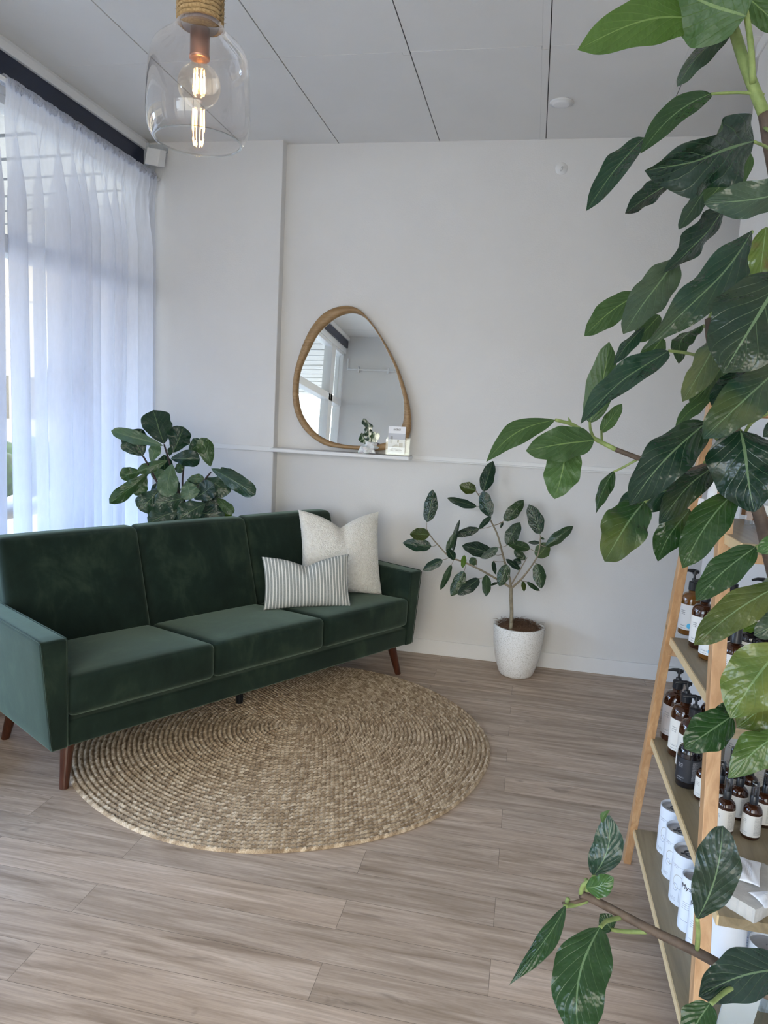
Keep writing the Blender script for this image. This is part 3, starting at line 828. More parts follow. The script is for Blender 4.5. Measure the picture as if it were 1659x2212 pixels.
# ------------------------------------------------------------------ leaves
def leaf_geo(store, base, tip, width, face, bend=0.0, fold=.15, wave=.06, shape='ficus', tint=(.03, .09, .03), blem=0.0, flip=False, side=0.0, curl=0.0, nt_=22, nv=8, rg_=random, quilt=0.0, twist=0.0):
    """one leaf blade; face = direction the blade looks towards"""
    B = np.array(base, float); T = np.array(tip, float); ax = T - B; L = np.linalg.norm(ax); ax /= L
    N = np.array(face, float); N -= N.dot(ax) * ax; N /= np.linalg.norm(N)
    S = np.cross(ax, N); N0, S0 = N, S
    p1 = rg_.uniform(0, 6.28); p2 = rg_.uniform(0, 6.28); fq = rg_.uniform(2.0, 3.6)
    n0 = len(store['v'])
    for i in range(nt_ + 1):
        t = i / nt_
        if shape == 'ficus':
            wd = max(0.0, math.sin(math.pi * t ** .92)) ** .60 * (1 - .10 * t)
            if t > .88: wd *= max(0, 1 - ((t - .88) / .12) ** 1.6 * .55)
        elif shape == 'obovate':
            wd = max(0.0, math.sin(math.pi * t ** 1.2)) ** .58
        elif shape == 'narrow':
            wd = max(0.0, math.sin(math.pi * t ** .85)) ** 1.0
        elif shape == 'fiddle':
            wd = max(0.0, math.sin(math.pi * t ** 1.38)) ** .50 * (.72 + .28 * t)
        else:                                   # heart
            wd = max(0.0, math.sin(math.pi * t ** .72)) ** .62
        wd *= width / 2
        ta = twist * (t - .35); N = N0 * math.cos(ta) + S0 * math.sin(ta); S = S0 * math.cos(ta) - N0 * math.sin(ta)
        c = B + ax * L * t + N * bend * L * math.sin(math.pi * t) + S * side * L * math.sin(math.pi * t)
        if curl: c = c - N * curl * L * max(0, t - .6) ** 2 * 2.5
        for j in range(nv + 1):
            v = -1 + 2 * j / nv
            e = abs(v)
            off = fold * e * wd * 1.0 + wave * wd * e * e * math.sin(fq * 2 * math.pi * t + (p1 if v < 0 else p2))
            off += quilt * wd * e * (1 - e) * 2 * math.sin(7 * 2 * math.pi * t - 5.0 * 2 * math.pi * .5 * e)
            off += wave * .35 * wd * math.sin(11 * t + p2 + 3 * v) * math.sin(4.5 * v + p1)
            wv = v * wd * math.sqrt(max(.05, 1 - (fold * .8) ** 2)) * (1 + .05 * math.sin(5 * math.pi * t + p1))
            store['v'].append(tuple(c + S * wv + N * off))
            store['uv'].append((t, .5 + v / 2)); store['c'].append((*tint, blem))
    for i in range(nt_):
        for j in range(nv):
            q = (n0 + i * (nv + 1) + j, n0 + i * (nv + 1) + j + 1, n0 + (i + 1) * (nv + 1) + j + 1, n0 + (i + 1) * (nv + 1) + j)
            store['f'].append(q[::-1] if flip else q)
def new_store(): return dict(v=[], f=[], uv=[], c=[])
def build_leaves(name, store, parent):
    V = [local(parent, p) for p in store['v']]
    o = mesh_obj(name, V, store['f'], M_LEAF, parent, uvs=store['uv'])
    ca = o.data.color_attributes.new('tint', 'FLOAT_COLOR', 'POINT')
    ca.data.foreach_set('color', np.array(store['c'], dtype=np.float32).ravel())
    return o
def face_dir(p, ax, roll):
    """towards the viewer's side of the room, rolled about the midrib"""
    N = np.array([-.15, -1, .12]) if False else (CAM - p); N = N / np.linalg.norm(N)
    N -= N.dot(ax) * ax; N /= np.linalg.norm(N); S = np.cross(ax, N)
    return N * math.cos(roll) + S * math.sin(roll)

def branch_mat(name, c0, c1):
    a = NT(name); a.base(a.ramp(a.noise(a.tex('Object'), 40, 4), [(.35, c0), (.7, c1)])); a.p(Roughness=.7); a.bump(a.noise(a.tex('Object'), 90, 4), .4, .003); return a.m
M_BARK = branch_mat('brown_bark', (.055, .035, .024), (.12, .085, .06))
M_GSTEM = branch_mat('green_stem', (.13, .18, .05), (.24, .30, .10))
M_PALEB = branch_mat('pale_bark', (.20, .16, .10), (.33, .28, .20))
M_DARKB = branch_mat('dark_stem', (.02, .012, .012), (.05, .03, .028))
M_SOIL = plain('potting_soil', (.05, .035, .025), .95, noise_amt=.4, scale=90)

TD = (.007, .022, .013); TB = (.011, .034, .021); TG = (.013, .040, .011); TL = (.034, .085, .020); TY = (.062, .125, .010); TP = (.028, .054, .036); TO = (.036, .056, .011)

# ------------------------------------------------------------------ large fig by the shelves (leaves reach in from the right edge)
fig = empty('fig_tree', (.50, .80, 0))
st = new_store()
# base px, tip px, width px, depth base, depth tip, tint, under, fold, roll, bend, side, shape, blemish, wave
BL = [
 ((1512, 42), (1247, 108), 96, 1.12, 1.05, TY, 1, .10, .2, .05, .06, 'ficus', 0, .05),
 ((1612, 34), (1440, -40), 150, 1.06, 1.10, TL, 1, .12, .15, .03, -.04, 'heart', 0, .06),
 ((1600, -20), (1700, 70), 60, 1.15, 1.15, TL, 1, .12, .2, 0, 0, 'ficus', 0, .06),
 ((1576, 66), (1462, 188), 40, 1.18, 1.14, TP, 0, .4, .5, .04, .04, 'ficus', 0, .06),
 ((1536, 202), (1383, 332), 52, 1.12, 1.10, TG, 0, .3, .3, .06, .06, 'ficus', 0, .05),
 ((1393, 297), (1266, 456), 50, 1.20, 1.16, TB, 0, .35, .4, .03, .02, 'ficus', 0, .10),
 ((1629, 305), (1392, 368), 136, 1.05, 1.00, TD, 0, .28, -.35, .08, .02, 'ficus', 0, .16),
 ((1622, 330), (1522, 440), 70, 1.14, 1.14, TG, 1, .15, .1, .02, 0, 'ficus', 0, .06),
 ((1448, 396), (1350, 461), 42, 1.22, 1.20, TD, 0, .35, -.5, .03, .04, 'ficus', 0, .06),
 ((1715, 405), (1520, 440), 76, 1.03, 1.03, TP, 0, .22, -.2, .06, -.04, 'ficus', .1, .10),
 ((1530, 400), (1466, 496), 38, 1.20, 1.20, TP, 0, .2, .3, .0, 0, 'ficus', 0, .05),
 ((1572, 440), (1432, 590), 52, 1.14, 1.12, TD, 0, .4, -.6, .03, -.03, 'narrow', 0, .14),
 ((1462, 560), (1346, 722), 80, 1.16, 1.12, TP, 0, .15, .2, .04, 0, 'ficus', .1, .08),
 ((1625, 498), (1388, 758), 88, 1.06, 1.02, TB, 0, .22, .25, .07, -.06, 'narrow', .15, .14),
 ((1552, 648), (1640, 545), 66, 1.22, 1.24, TO, 1, .12, .1, 0, 0, 'ficus', 0, .08),
 ((1390, 632), (1262, 726), 58, 1.26, 1.24, TG, 1, .12, .2, .03, .05, 'ficus', 0, .06),
 ((1425, 680), (1372, 740), 44, 1.22, 1.22, TG, 1, .12, .1, 0, 0, 'ficus', 0, .06),
 ((1392, 706), (1325, 790), 28, 1.17, 1.15, TB, 0, .4, .5, .03, .03, 'narrow', 0, .10),
 ((1517, 702), (1466, 786), 38, 1.20, 1.16, TG, 0, .35, .4, .05, .15, 'ficus', 0, .10),
 ((1432, 730), (1390, 797), 46, 1.18, 1.16, TG, 1, .15, .2, .0, .04, 'ficus', 0, .06),
 ((1444, 758), (1254, 916), 62, 1.12, 1.08, TB, 0, .30, .35, .05, .03, 'ficus', 0, .10),
 ((1274, 914), (1316, 738), 64, 1.26, 1.24, TG, 1, .18, .1, .02, .03, 'ficus', 0, .03),
 ((1298, 934), (1344, 872), 30, 1.28, 1.28, TL, 1, .1, .2, .0, 0, 'ficus', 0, .04),
 ((1199, 907), (1050, 998), 50, 1.22, 1.18, TG, 1, .16, .25, .03, .10, 'narrow', 0, .04),
 ((1284, 951), (1136, 974), 76, 1.20, 1.16, TG, 1, .14, -.1, .05, .02, 'ficus', 0, .08),
 ((1224, 958), (1198, 1078), 80, 1.23, 1.20, TL, 1, .10, .1, .03, -.03, 'ficus', 0, .05),
 ((1327, 1016), (1287, 1110), 30, 1.24, 1.22, TG, 0, .3, .5, .03, .04, 'narrow', 0, .10),
 ((1527, 912), (1360, 1092), 98, 1.04, .99, TD, 0, .18, .1, .06, .03, 'ficus', .05, .12),
 ((1470, 1050), (1332, 1096), 70, 1.12, 1.10, TB, 0, .2, .1, .05, 0, 'ficus', 0, .08),
 ((1392, 1084), (1306, 1213), 98, 1.08, 1.02, TG, 0, .16, -.1, .05, .03, 'ficus', .45, .10),
 ((1552, 1002), (1423, 1132), 62, 1.12, 1.08, TD, 0, .30, .2, .05, .05, 'ficus', .15, .12),
 ((1490, 1100), (1421, 1213), 62, 1.13, 1.10, TG, 0, .28, -.2, .04, .05, 'ficus', .3, .10),
 ((1588, 1062), (1474, 1228), 82, 1.06, 1.02, TG, 0, .12, .1, .05, .04, 'ficus', .1, .04),
 ((1600, 930), (1630, 1106), 150, 1.04, 1.00, TD, 0, .16, -.1, .05, 0, 'heart', 0, .08),
 ((1690, 790), (1518, 948), 100, 1.00, .97, TB, 0, .12, .1, .05, 0, 'ficus', .35, .06),
 ((1700, 585), (1562, 806), 190, .94, .92, TD, 0, .12, .15, .05, 0, 'ficus', .1, .05),
 ((1572, 690), (1474, 868), 60, 1.08, 1.04, TP, 0, .35, .55, .04, -.03, 'ficus', .5, .08),
 ((1575, 760), (1490, 872), 66, 1.12, 1.10, TG, 1, .10, .0, .0, -.05, 'ficus', 0, .05),
 ((1620, 800), (1540, 884), 72, 1.05, 1.03, TD, 0, .2, .2, .05, 0, 'ficus', 0, .10),
 ((1538, 858), (1457, 928), 30, 1.15, 1.15, TG, 1, .15, .3, .02, .08, 'narrow', 0, .05),
 ((1633, 1181), (1503, 1298), 70, 1.02, 1.00, TG, 0, .14, .1, .04, .03, 'ficus', .05, .05),
 ((1690, 1262), (1498, 1394), 78, .98, .96, TO, 0, .16, .15, .05, .03, 'ficus', .35, .05),
 ((1690, 1395), (1578, 1552), 128, .93, .91, (.060, .100, .022), 0, .12, .1, .05, .02, 'ficus', 1.0, .06),
 ((1582, 1546), (1478, 1617), 84, .98, .96, TG, 0, .12, -.05, .05, 0, 'ficus', 0, .05),
 ((1605, 1526), (1536, 1544), 36, 1.00, 1.00, TG, 0, .2, .1, .05, 0, 'ficus', 0, .10),
 ((1712, 1480), (1592, 1572), 110, .96, .95, TO, 0, .18, .2, .05, 0, 'ficus', 1.0, .18),
 ((1700, 1580), (1572, 1682), 76, .92, .92, (.048, .088, .020), 0, .2, .2, .05, .05, 'narrow', .9, .08),
 ((1700, 1235), (1622, 1345), 60, 1.04, 1.03, TP, 0, .15, .1, .04, 0, 'ficus', .4, .08),
 ((1715, 1330), (1628, 1372), 60, 1.00, 1.00, TP, 0, .15, .1, .04, 0, 'ficus', .1, .08),
 ((1642, 1348), (1604, 1364), 22, 1.02, 1.02, TY, 0, .15, .1, .04, 0, 'ficus', 0, .10),
 ((1720, 1150), (1634, 1192), 46, 1.00, 1.00, TL, 0, .15, .1, .04, 0, 'ficus', 0, .08),
 ((1730, 880), (1648, 944), 46, 1.02, 1.02, TD, 0, .15, .1, .04, 0, 'ficus', 0, .08),
 ((1655, 490), (1640, 620), 56, .98, .96, (.065, .10, .02), 0, .15, .1, .04, 0, 'ficus', .9, .08),
 # lower branch
 ((1282, 1892), (1316, 1760), 66, .93, .93, TB, 0, .18, .1, .04, .10, 'ficus', 0, .07),
 ((1301, 1778), (1318, 1750), 12, .93, .93, TL, 1, .2, .6, .04, -.2, 'narrow', 0, 0),
 ((1266, 1918), (1326, 1896), 44, .90, .89, TL, 0, .2, -.3, .06, .10, 'ficus', 0, .05),
 ((1222, 1956), (1100, 2128), 40, .90, .86, TG, 0, .35, .35, .04, -.05, 'narrow', 0, .08),
 ((1296, 2003), (1252, 2262), 122, .88, .80, TG, 0, .14, .05, .05, .10, 'ficus', 0, .04),
 ((1322, 2010), (1296, 1974), 40, .95, .95, TG, 0, .2, .2, .04, 0, 'ficus', 0, .05),
 ((1506, 1986), (1562, 1784), 88, .84, .82, TD, 0, .12, .05, .03, .05, 'obovate', 0, .06),
 ((1705, 2092), (1509, 2152), 98, .86, .83, TD, 0, .18, -.25, .05, .06, 'ficus', 0, .04),
 ((1534, 2168), (1488, 2262), 70, .80, .78, TG, 0, .15, .1, .04, .05, 'ficus', 0, .05),
]
for (b_, t_, wpx, d0, d1, tint, und, fold, roll, bend, side, shp, bl, wv) in BL:
    B = PD(*b_, d0); T = PD(*t_, d1); ax = (T - B) / np.linalg.norm(T - B)
    wd = wpx * (d0 + d1) / 2 / F / max(.45, math.cos(roll) * (1 - .25 * fold))
    N = face_dir(B, ax, roll)
    leaf_geo(st, B, T, wd, N if not und else N, bend=bend, fold=-fold if und else fold * (1 if random.random() < .8 else -1) * -1, wave=wv * 1.5, shape=shp, tint=tint, blem=bl, flip=bool(und), side=side, quilt=.035 if not und else .02, nt_=28, nv=10, twist=random.uniform(-1.1, 1.1) if wv >= .08 else random.uniform(-.4, .4))
build_leaves('foliage', st, fig)
def branch(mb, pts, r0, r1, n=10):
    P = smooth_path([PD(*p) for p in pts], 6)
    if mb is gs:
        MB().tube([local(fig, p) for p in P], list(np.linspace(r0, r1, len(P))), n).build('leaf_stalk' if r0 < .0035 else 'green_stem', M_GSTEM, fig, smooth=True); return
    mb.tube([local(fig, p) for p in P], list(np.linspace(r0, r1, len(P))), n)
wood = MB(); gs = MB()
base_w = np.array([.52, .86, .30]); 
def wbranch(mb, world_pts, pts, r0, r1):
    P = smooth_path([np.array(q) for q in world_pts] + [PD(*p) for p in pts], 7)
    mb.tube([local(fig, p) for p in P], list(np.linspace(r0, r1, len(P))), 12)
wbranch(wood, [(.50, .80, .26), (.50, .86, .8)], [(1850, 1100, 1.05), (1765, 800, 1.08), (1705, 520, 1.10), (1668, 340, 1.12), (1650, 245, 1.12)], .017, .0085)
branch(gs, [(1650, 245, 1.12), (1628, 190, 1.12), (1606, 130, 1.12), (1590, 80, 1.13), (1570, 20, 1.14)], .0088, .0078)
branch(gs, [(1626, 180, 1.115), (1622, 100, 1.09), (1612, 30, 1.07), (1600, -30, 1.07)], .005, .004)
wbranch(wood, [(.50, .86, .75)], [(1800, 1500, 1.02), (1700, 1330, 1.05), (1640, 1110, 1.10), (1592, 965, 1.12), (1580, 860, 1.14), (1538, 745, 1.16), (1531, 690, 1.17)], .012, .0062)
branch(gs, [(1531, 692, 1.17), (1548, 655, 1.18), (1562, 610, 1.20)], .0034, .003)
branch(gs, [(1540, 740, 1.16), (1556, 690, 1.17), (1560, 640, 1.17), (1590, 560, 1.12), (1625, 500, 1.06)], .0030, .0025)
branch(wood, [(1592, 958, 1.12), (1500, 1014, 1.17), (1401, 996, 1.21), (1330, 971, 1.22)], .0052, .0042)
branch(gs, [(1330, 971, 1.22), (1278, 944, 1.23), (1238, 918, 1.23), (1200, 907, 1.22)], .0042, .0028)
branch(gs, [(1232, 914, 1.23), (1228, 902, 1.23)], .003, .0008)
branch(gs, [(1285, 950, 1.23), (1276, 930, 1.25), (1274, 912, 1.26)], .0026, .0022)
branch(gs, [(1300, 955, 1.23), (1299, 930, 1.27)], .0022, .002)
branch(gs, [(1376, 993, 1.22), (1345, 1010, 1.23), (1326, 1019, 1.24)], .0022, .0018)
for pts in ([(1650, 205, 1.12), (1600, 200, 1.12), (1535, 203, 1.12)], [(1690, 345, 1.10), (1660, 320, 1.08), (1629, 306, 1.05)], [(1650, 275, 1.12), (1690, 300, 1.05)],
            [(1522, 772, 1.16), (1480, 762, 1.13), (1444, 758, 1.12)], [(1531, 712, 1.17), (1520, 703, 1.20)], [(1590, 965, 1.10), (1555, 955, 1.07), (1525, 914, 1.04)],
            [(1590, 962, 1.12), (1550, 975, 1.12), (1520, 1000, 1.12)], [(1600, 955, 1.11), (1625, 912, 1.05), (1690, 880, 1.01)], [(1660, 1180, 1.06), (1634, 1181, 1.02)],
            [(1720, 1350, 1.03), (1690, 1262, .99)], [(1615, 1000, 1.12), (1595, 1060, 1.07)], [(1600, 900, 1.12), (1640, 830, 1.05), (1690, 790, 1.0)], [(1594, 75, 1.13), (1577, 66, 1.17)],
            [(1480, 1015, 1.17), (1420, 1060, 1.12), (1392, 1086, 1.08)], [(1592, 940, 1.12), (1600, 930, 1.05)],
            [(1592, 60, 1.12), (1550, 48, 1.12), (1512, 43, 1.12)], [(1720, 1540, .98), (1650, 1560, .98), (1582, 1546, .98)]):
    branch(gs, pts, .0026, .0022, 8)
# lower branch
wbranch(wood, [(.50, .80, .28)], [(1790, 2215, .84), (1659, 2147, .86), (1603, 2112, .87), (1506, 2057, .89), (1405, 2008, .91), (1289, 1947, .93), (1254, 1932, .93)], .0075, .0048)
branch(wood, [(1268, 1942, .93), (1240, 1949, .92), (1214, 1951, .92)], .0028, .0016)
for pts in ([(1292, 1944, .93), (1288, 1918, .93), (1282, 1890, .93)], [(1254, 1930, .93), (1262, 1910, .92), (1290, 1900, .91)], [(1268, 1946, .93), (1240, 1955, .92), (1220, 1958, .90)],
            [(1340, 1982, .92), (1310, 1990, .90), (1296, 2004, .88)], [(1395, 2013, .92), (1350, 2012, .94), (1321, 2008, .95)], [(1506, 2050, .88), (1508, 2015, .86), (1506, 1984, .84)],
            [(1603, 2125, .86), (1570, 2140, .83), (1534, 2170, .80)], [(1268, 1925, .93), (1266, 1898, .93)], [(1224, 1950, .92), (1228, 1940, .92)]):
    branch(gs, pts, .0030, .0026, 8)
wood.build('branch', M_BARK, fig, smooth=True)
M_POTG = plain('grey_pot', (.30, .30, .30), .7)
MB().lathe([(.001, 0), (.12, 0), (.14, .02), (.165, .30), (.16, .30), (.155, .27), (.001, .27)], 40).build('pot', M_POTG, fig, smooth=True)
MB().lathe([(.155, .262), (.08, .272), (.001, .275)], 30).build('soil', M_SOIL, fig, smooth=True)
tag(fig, 'large-leaved fig plant reaching in from the right edge in the foreground', 'plant')

# ------------------------------------------------------------------ small ficus in the white pot
pc = np.array([.012, 4.29, 0.0]); pt = empty('potted_ficus', pc)
a = NT('speckled_white_pot'); v = a.tex('Object'); nn = a.noise(v, 210, 3, .7)
a.base(a.ramp(nn, [(.36, (.50, .47, .42)), (.47, (.86, .85, .82)), (.7, (.92, .91, .89))])); a.p(Roughness=.7); a.bump(nn, .2, .002)
M_POTW = a.m
MB().lathe([(.001, 0), (.082, 0), (.094, .006), (.104, .022), (.128, .10), (.142, .18), (.148, .25), (.150, .295), (.148, .303), (.136, .303), (.132, .295), (.128, .25), (.001, .24)], 56).build('pot', M_POTW, pt, smooth=True)
a = NT('coir_fibre'); a.base(a.ramp(a.noise(a.tex('Object'), 160, 4), [(.3, (.10, .05, .025)), (.7, (.27, .15, .085))])); a.p(Roughness=.95); a.bump(a.noise(a.tex('Object'), 120, 4), .8, .01); M_COIR = a.m
cf = MB(); cf.lathe([(.131, .278), (.11, .298), (.06, .312), (.001, .316)], 40)
for i in range(620):
    r = .128 * math.sqrt(rng.uniform()); th = rng.uniform(0, 6.28); z0 = .298 + .016 * (1 - (r / .13) ** 2)
    p0 = np.array([r * math.cos(th), r * math.sin(th), z0]); d = rng.normal(size=3) * .022; d[2] = abs(d[2]) * .35
    p2 = p0 + d; p1 = (p0 + p2) / 2 + np.array([rng.normal() * .008, rng.normal() * .008, .008])
    cf.tube([p0, p1, p2], .0007, 3, cap=False)
cf.build('coir_mulch', M_COIR, pt, smooth=True)['kind'] = 'stuff'
def q2(cx_, cy_): return (850 + .25316 * cx_, 970 + .25316 * cy_)
DF = 4.24
def fp(cx_, cy_, dd=0): return PD(*q2(cx_, cy_), DF + dd)
st2 = new_store(); br = MB()
BR = [[(1005, 1480, 0), (1008, 1380, 0), (1003, 1280, 0), (1004, 1185, 0)],
      [(1004, 1185, 0), (900, 1120, -.01), (740, 1030, -.03), (600, 965, -.05), (480, 920, -.06), (400, 840, -.07), (330, 760, -.08), (282, 685, -.09)],
      [(1004, 1185, 0), (985, 1080, .02), (940, 930, .03), (890, 740, .05), (830, 610, .05), (760, 450, .06), (700, 355, .06)],
      [(1010, 1185, 0), (1100, 1100, -.02), (1190, 980, -.04), (1240, 880, -.05), (1255, 740, -.06)],
      [(1010, 1150, 0), (1080, 1030, .03), (1140, 925, .05)]]
rad = [(.0115, .0105), (.0068, .003), (.0072, .003), (.0065, .003), (.004, .002)]
allb = []
for bb, (r0, r1) in zip(BR, rad):
    P = smooth_path([fp(*q) for q in bb], 6); allb += P
    br.tube([local(pt, p) for p in P], list(np.linspace(r0, r1, len(P))), 10)
pz = local(pt, fp(1005, 1480)); br.tube([pz, (pz[0], pz[1], .27)], [.0115, .013], 10)
FLV = [(285, 625, 335, 345, 120, -.09, TB, 0), (705, 350, 562, 310, 112, .06, TO, 0), (765, 362, 850, 100, 128, .05, TB, 0), (825, 578, 765, 352, 130, 0, TB, 0),
 (710, 490, 455, 415, 80, .04, TB, 0), (835, 575, 728, 685, 52, -.02, TB, 0), (732, 680, 518, 742, 80, -.03, TD, 0), (510, 875, 566, 600, 46, -.06, TD, 0), (455, 882, 525, 712, 60, -.10, TG, 0),
 (520, 945, 458, 852, 72, -.08, TB, 0), (308, 735, 138, 725, 112, -.12, TO, 0), (325, 830, 78, 800, 118, -.08, TB, 0), (420, 945, 250, 1035, 86, -.08, TB, 0), (495, 985, 400, 1203, 60, -.06, TG, 0),
 (602, 1042, 490, 1257, 112, -.05, TG, 0), (732, 1105, 548, 1245, 110, -.04, TD, 0), (790, 1072, 790, 1258, 80, -.06, TG, 0), (605, 905, 588, 1015, 46, -.09, TY, 0), (705, 935, 650, 985, 80, .04, TP, 1),
 (852, 955, 872, 1072, 40, .05, TD, 0), (850, 900, 585, 825, 132, -.03, TD, 0), (892, 840, 743, 932, 76, -.06, TP, 0), (970, 985, 903, 1172, 110, -.06, TG, 0), (943, 612, 1112, 433, 112, .05, TG, 0),
 (935, 622, 912, 675, 24, .04, TD, 0), (968, 822, 1080, 625, 122, .0, TP, 0), (1168, 852, 972, 808, 92, -.03, TG, 0), (1250, 727, 1155, 472, 135, -.06, TB, 0), (1300, 830, 1535, 658, 100, -.08, TG, 0),
 (1222, 925, 1318, 800, 130, -.03, TO, 1), (1248, 800, 1150, 795, 38, -.02, TD, 0), (1225, 975, 1262, 1192, 112, -.08, TG, 0), (1138, 1133, 1250, 1210, 42, .02, TG, 0), (1105, 1130, 1115, 1215, 42, .02, TO, 0),
 (1085, 1030, 958, 938, 56, .05, TD, 0), (1090, 975, 1020, 945, 56, .05, TD, 0), (1125, 942, 1028, 863, 74, .06, TG, 0), (892, 1140, 825, 1166, 24, 0, TD, 0), (1255, 760, 1290, 770, 20, -.05, TG, 0)]
for (bx, by, tx, ty, wpx, dd, tint, und) in FLV:
    B = fp(bx, by, dd); T = fp(tx, ty, dd + random.uniform(-.04, .03)); ax = (T - B) / np.linalg.norm(T - B)
    roll = random.uniform(-.3, .3)
    leaf_geo(st2, B, T, wpx * .25316 * DF / F * 1.03, face_dir(B, ax, roll), bend=random.uniform(-.02, .08), fold=-random.uniform(.12, .3), wave=.05, tint=tint, flip=bool(und), side=random.uniform(-.04, .04), nt_=14, nv=6)
    nb = min(allb, key=lambda q: np.linalg.norm(q - B) + (0 if q[2] < B[2] + .02 else .03))
    if np.linalg.norm(nb - B) > .004:
        mid = (nb + B) / 2 + np.array([0, 0, -.004]); br.tube([local(pt, q) for q in smooth_path([nb, mid, B], 3)], .0016, 6)
build_leaves('foliage', st2, pt)
br.build('trunk', M_PALEB, pt, smooth=True)
tag(pt, 'small ficus tree in a speckled white pot standing right of the sofa', 'plant')

# ------------------------------------------------------------------ fiddle-leaf fig behind the sofa
DL = 4.10
def gp(cx_, cy_, dd=0): return PD(200 + .2411 * cx_, 850 + .2411 * cy_, DL + dd)
fl = empty('fiddle_leaf_fig', (float(gp(800, 1000)[0]), float(gp(800, 1000)[1]), 0))
st3 = new_store(); sb3 = MB()
FD = (.013, .036, .026); FM = (.024, .058, .038); FLt = (.085, .150, .095); FG = (.038, .080, .030)
for bb, r0 in (([(700, 1250, 0), (690, 1000, -.02), (580, 800, -.05), (470, 590, -.06), (445, 560, -.06)], .008), ([(800, 1250, 0), (800, 1000, .0), (750, 830, 0), (690, 620, 0), (640, 455, 0)], .009),
               ([(830, 1250, 0), (820, 960, .03), (805, 800, .04), (822, 600, .05)], .008), ([(860, 1250, 0), (870, 960, 0), (1000, 780, -.02), (1060, 705, -.03)], .008)):
    P = smooth_path([gp(*q) for q in bb], 6)
    P = [np.array([fl.location[0] + (P[0][0] - fl.location[0]) * .5, fl.location[1] + (P[0][1] - fl.location[1]) * .5, .30])] + P
    sb3.tube([local(fl, p) for p in P], list(np.linspace(r0 * 1.1, r0 * .55, len(P))), 8)
GL = [(640, 452, 545, 148, 250, 0, FD, .05), (632, 468, 165, 335, 120, -.06, FLt, .4), (450, 560, 335, 325, 215, -.02, FD, .1), (425, 558, 252, 455, 75, -.04, FM, .2), (522, 612, 575, 448, 100, .03, FLt, .2),
 (720, 530, 815, 298, 190, 0, FD, .1), (700, 582, 962, 590, 150, -.06, FD, .4), (860, 520, 985, 430, 130, .06, FM, .2), (1058, 655, 975, 395, 140, -.03, FG, .15), (1062, 672, 1460, 908, 150, -.10, FM, .35), (1150, 660, 1290, 832, 150, -.03, FM, .2),
 (672, 600, 400, 700, 100, -.08, FG, .3), (440, 700, 243, 737, 120, -.03, FG, .1), (502, 712, 150, 985, 125, -.09, FG, .25), (480, 735, 380, 912, 125, -.05, FG, .1), (640, 690, 525, 740, 115, .04, FLt, .1),
 (712, 632, 662, 928, 165, -.12, FLt, .1), (640, 548, 640, 690, 140, .06, FD, .1), (800, 600, 762, 712, 70, .04, FG, .1), (590, 865, 425, 1050, 185, -.03, FM, .1), (830, 930, 556, 985, 190, -.10, FM, .1),
 (838, 785, 880, 948, 155, -.10, FLt, .1), (845, 775, 1000, 760, 75, .0, FG, .1), (910, 945, 1085, 815, 165, -.05, FD, .1), (1010, 762, 1235, 885, 165, 0, FM, .1), (1112, 930, 1262, 1075, 92, .0, FG, .1),
 (1010, 985, 770, 1130, 190, -.10, FM, .1), (775, 1045, 495, 1165, 180, -.12, FM, .1), (900, 1060, 1190, 1110, 170, .0, FD, .1), (1000, 1005, 1155, 965, 110, .02, FD, .1), (1130, 1025, 1235, 1130, 80, .04, TY, .1), (690, 560, 700, 480, 50, .05, FM, .2),
      (700, 900, 520, 870, 150, .05, FD, .1), (860, 900, 960, 800, 150, .06, FD, .1), (760, 760, 700, 900, 120, .05, FD, .1), (900, 1100, 700, 1150, 200, .03, FD, .1), (980, 900, 1100, 1010, 150, .05, FD, .1), (640, 1000, 540, 1130, 160, .04, FD, .1)]
for (bx, by, tx, ty, wpx, dd, tint, fold) in GL:
    B = gp(bx, by, dd * .6); T = gp(tx, ty, dd + random.uniform(-.03, .03)); ax = (T - B) / np.linalg.norm(T - B)
    leaf_geo(st3, B, T, wpx * .2411 * DL / F * 1.22, face_dir(B, ax, random.uniform(-.25, .25)), bend=random.uniform(0, .08), fold=-fold, wave=.17, shape='fiddle', tint=tint, side=random.uniform(-.03, .03), nt_=18, nv=8, quilt=.03)
build_leaves('foliage', st3, fl)
sb3.build('stem', M_DARKB, fl, smooth=True)
MB().lathe([(.001, 0), (.11, 0), (.125, .01), (.15, .32), (.142, .32), (.138, .29), (.001, .29)], 36).build('pot', M_POTG, fl, smooth=True)
MB().lathe([(.139, .285), (.001, .30)], 24).build('soil', M_SOIL, fl, smooth=True)
tag(dup(fl, (-1.66, 1.12, 0), 1.2, (1.28, 1.28, 1.28)), 'fiddle-leaf fig whose top leaves show in the bottom of the mirror', 'plant')
tag(fl, 'bushy fiddle-leaf fig rising behind the sofa next to the curtain', 'plant')

# ------------------------------------------------------------------ pendant lamp
LX, LY = PD(430, 190, 1.35)[:2]
lamp = empty('pendant_lamp', (LX, LY, H))
def lz(z): return z - H
prof = [(.079, 1.984), (.083, 1.986), (.0885, 1.995), (.0925, 2.008), (.0945, 2.025), (.0945, 2.05), (.0935, 2.08), (.0915, 2.11), (.0885, 2.13), (.083, 2.144), (.072, 2.156), (.056, 2.168), (.046, 2.178), (.040, 2.190), (.0375, 2.205), (.036, 2.23)]
inn = [(r - .0028, z) for r, z in prof[1:]]
MB().lathe([(r, lz(z)) for r, z in ([(.0775, 1.9865)] + prof)][0:], 64).build('glass_shade', M_LAMPG, lamp, smooth=True)
MB().lathe([(.0790, lz(1.985)), (.0805, lz(1.9825)), (.0775, lz(1.9825)), (.0762, lz(1.986)), (.0790, lz(1.985))], 64).build('shade_rim', M_ACRY, lamp, smooth=True)
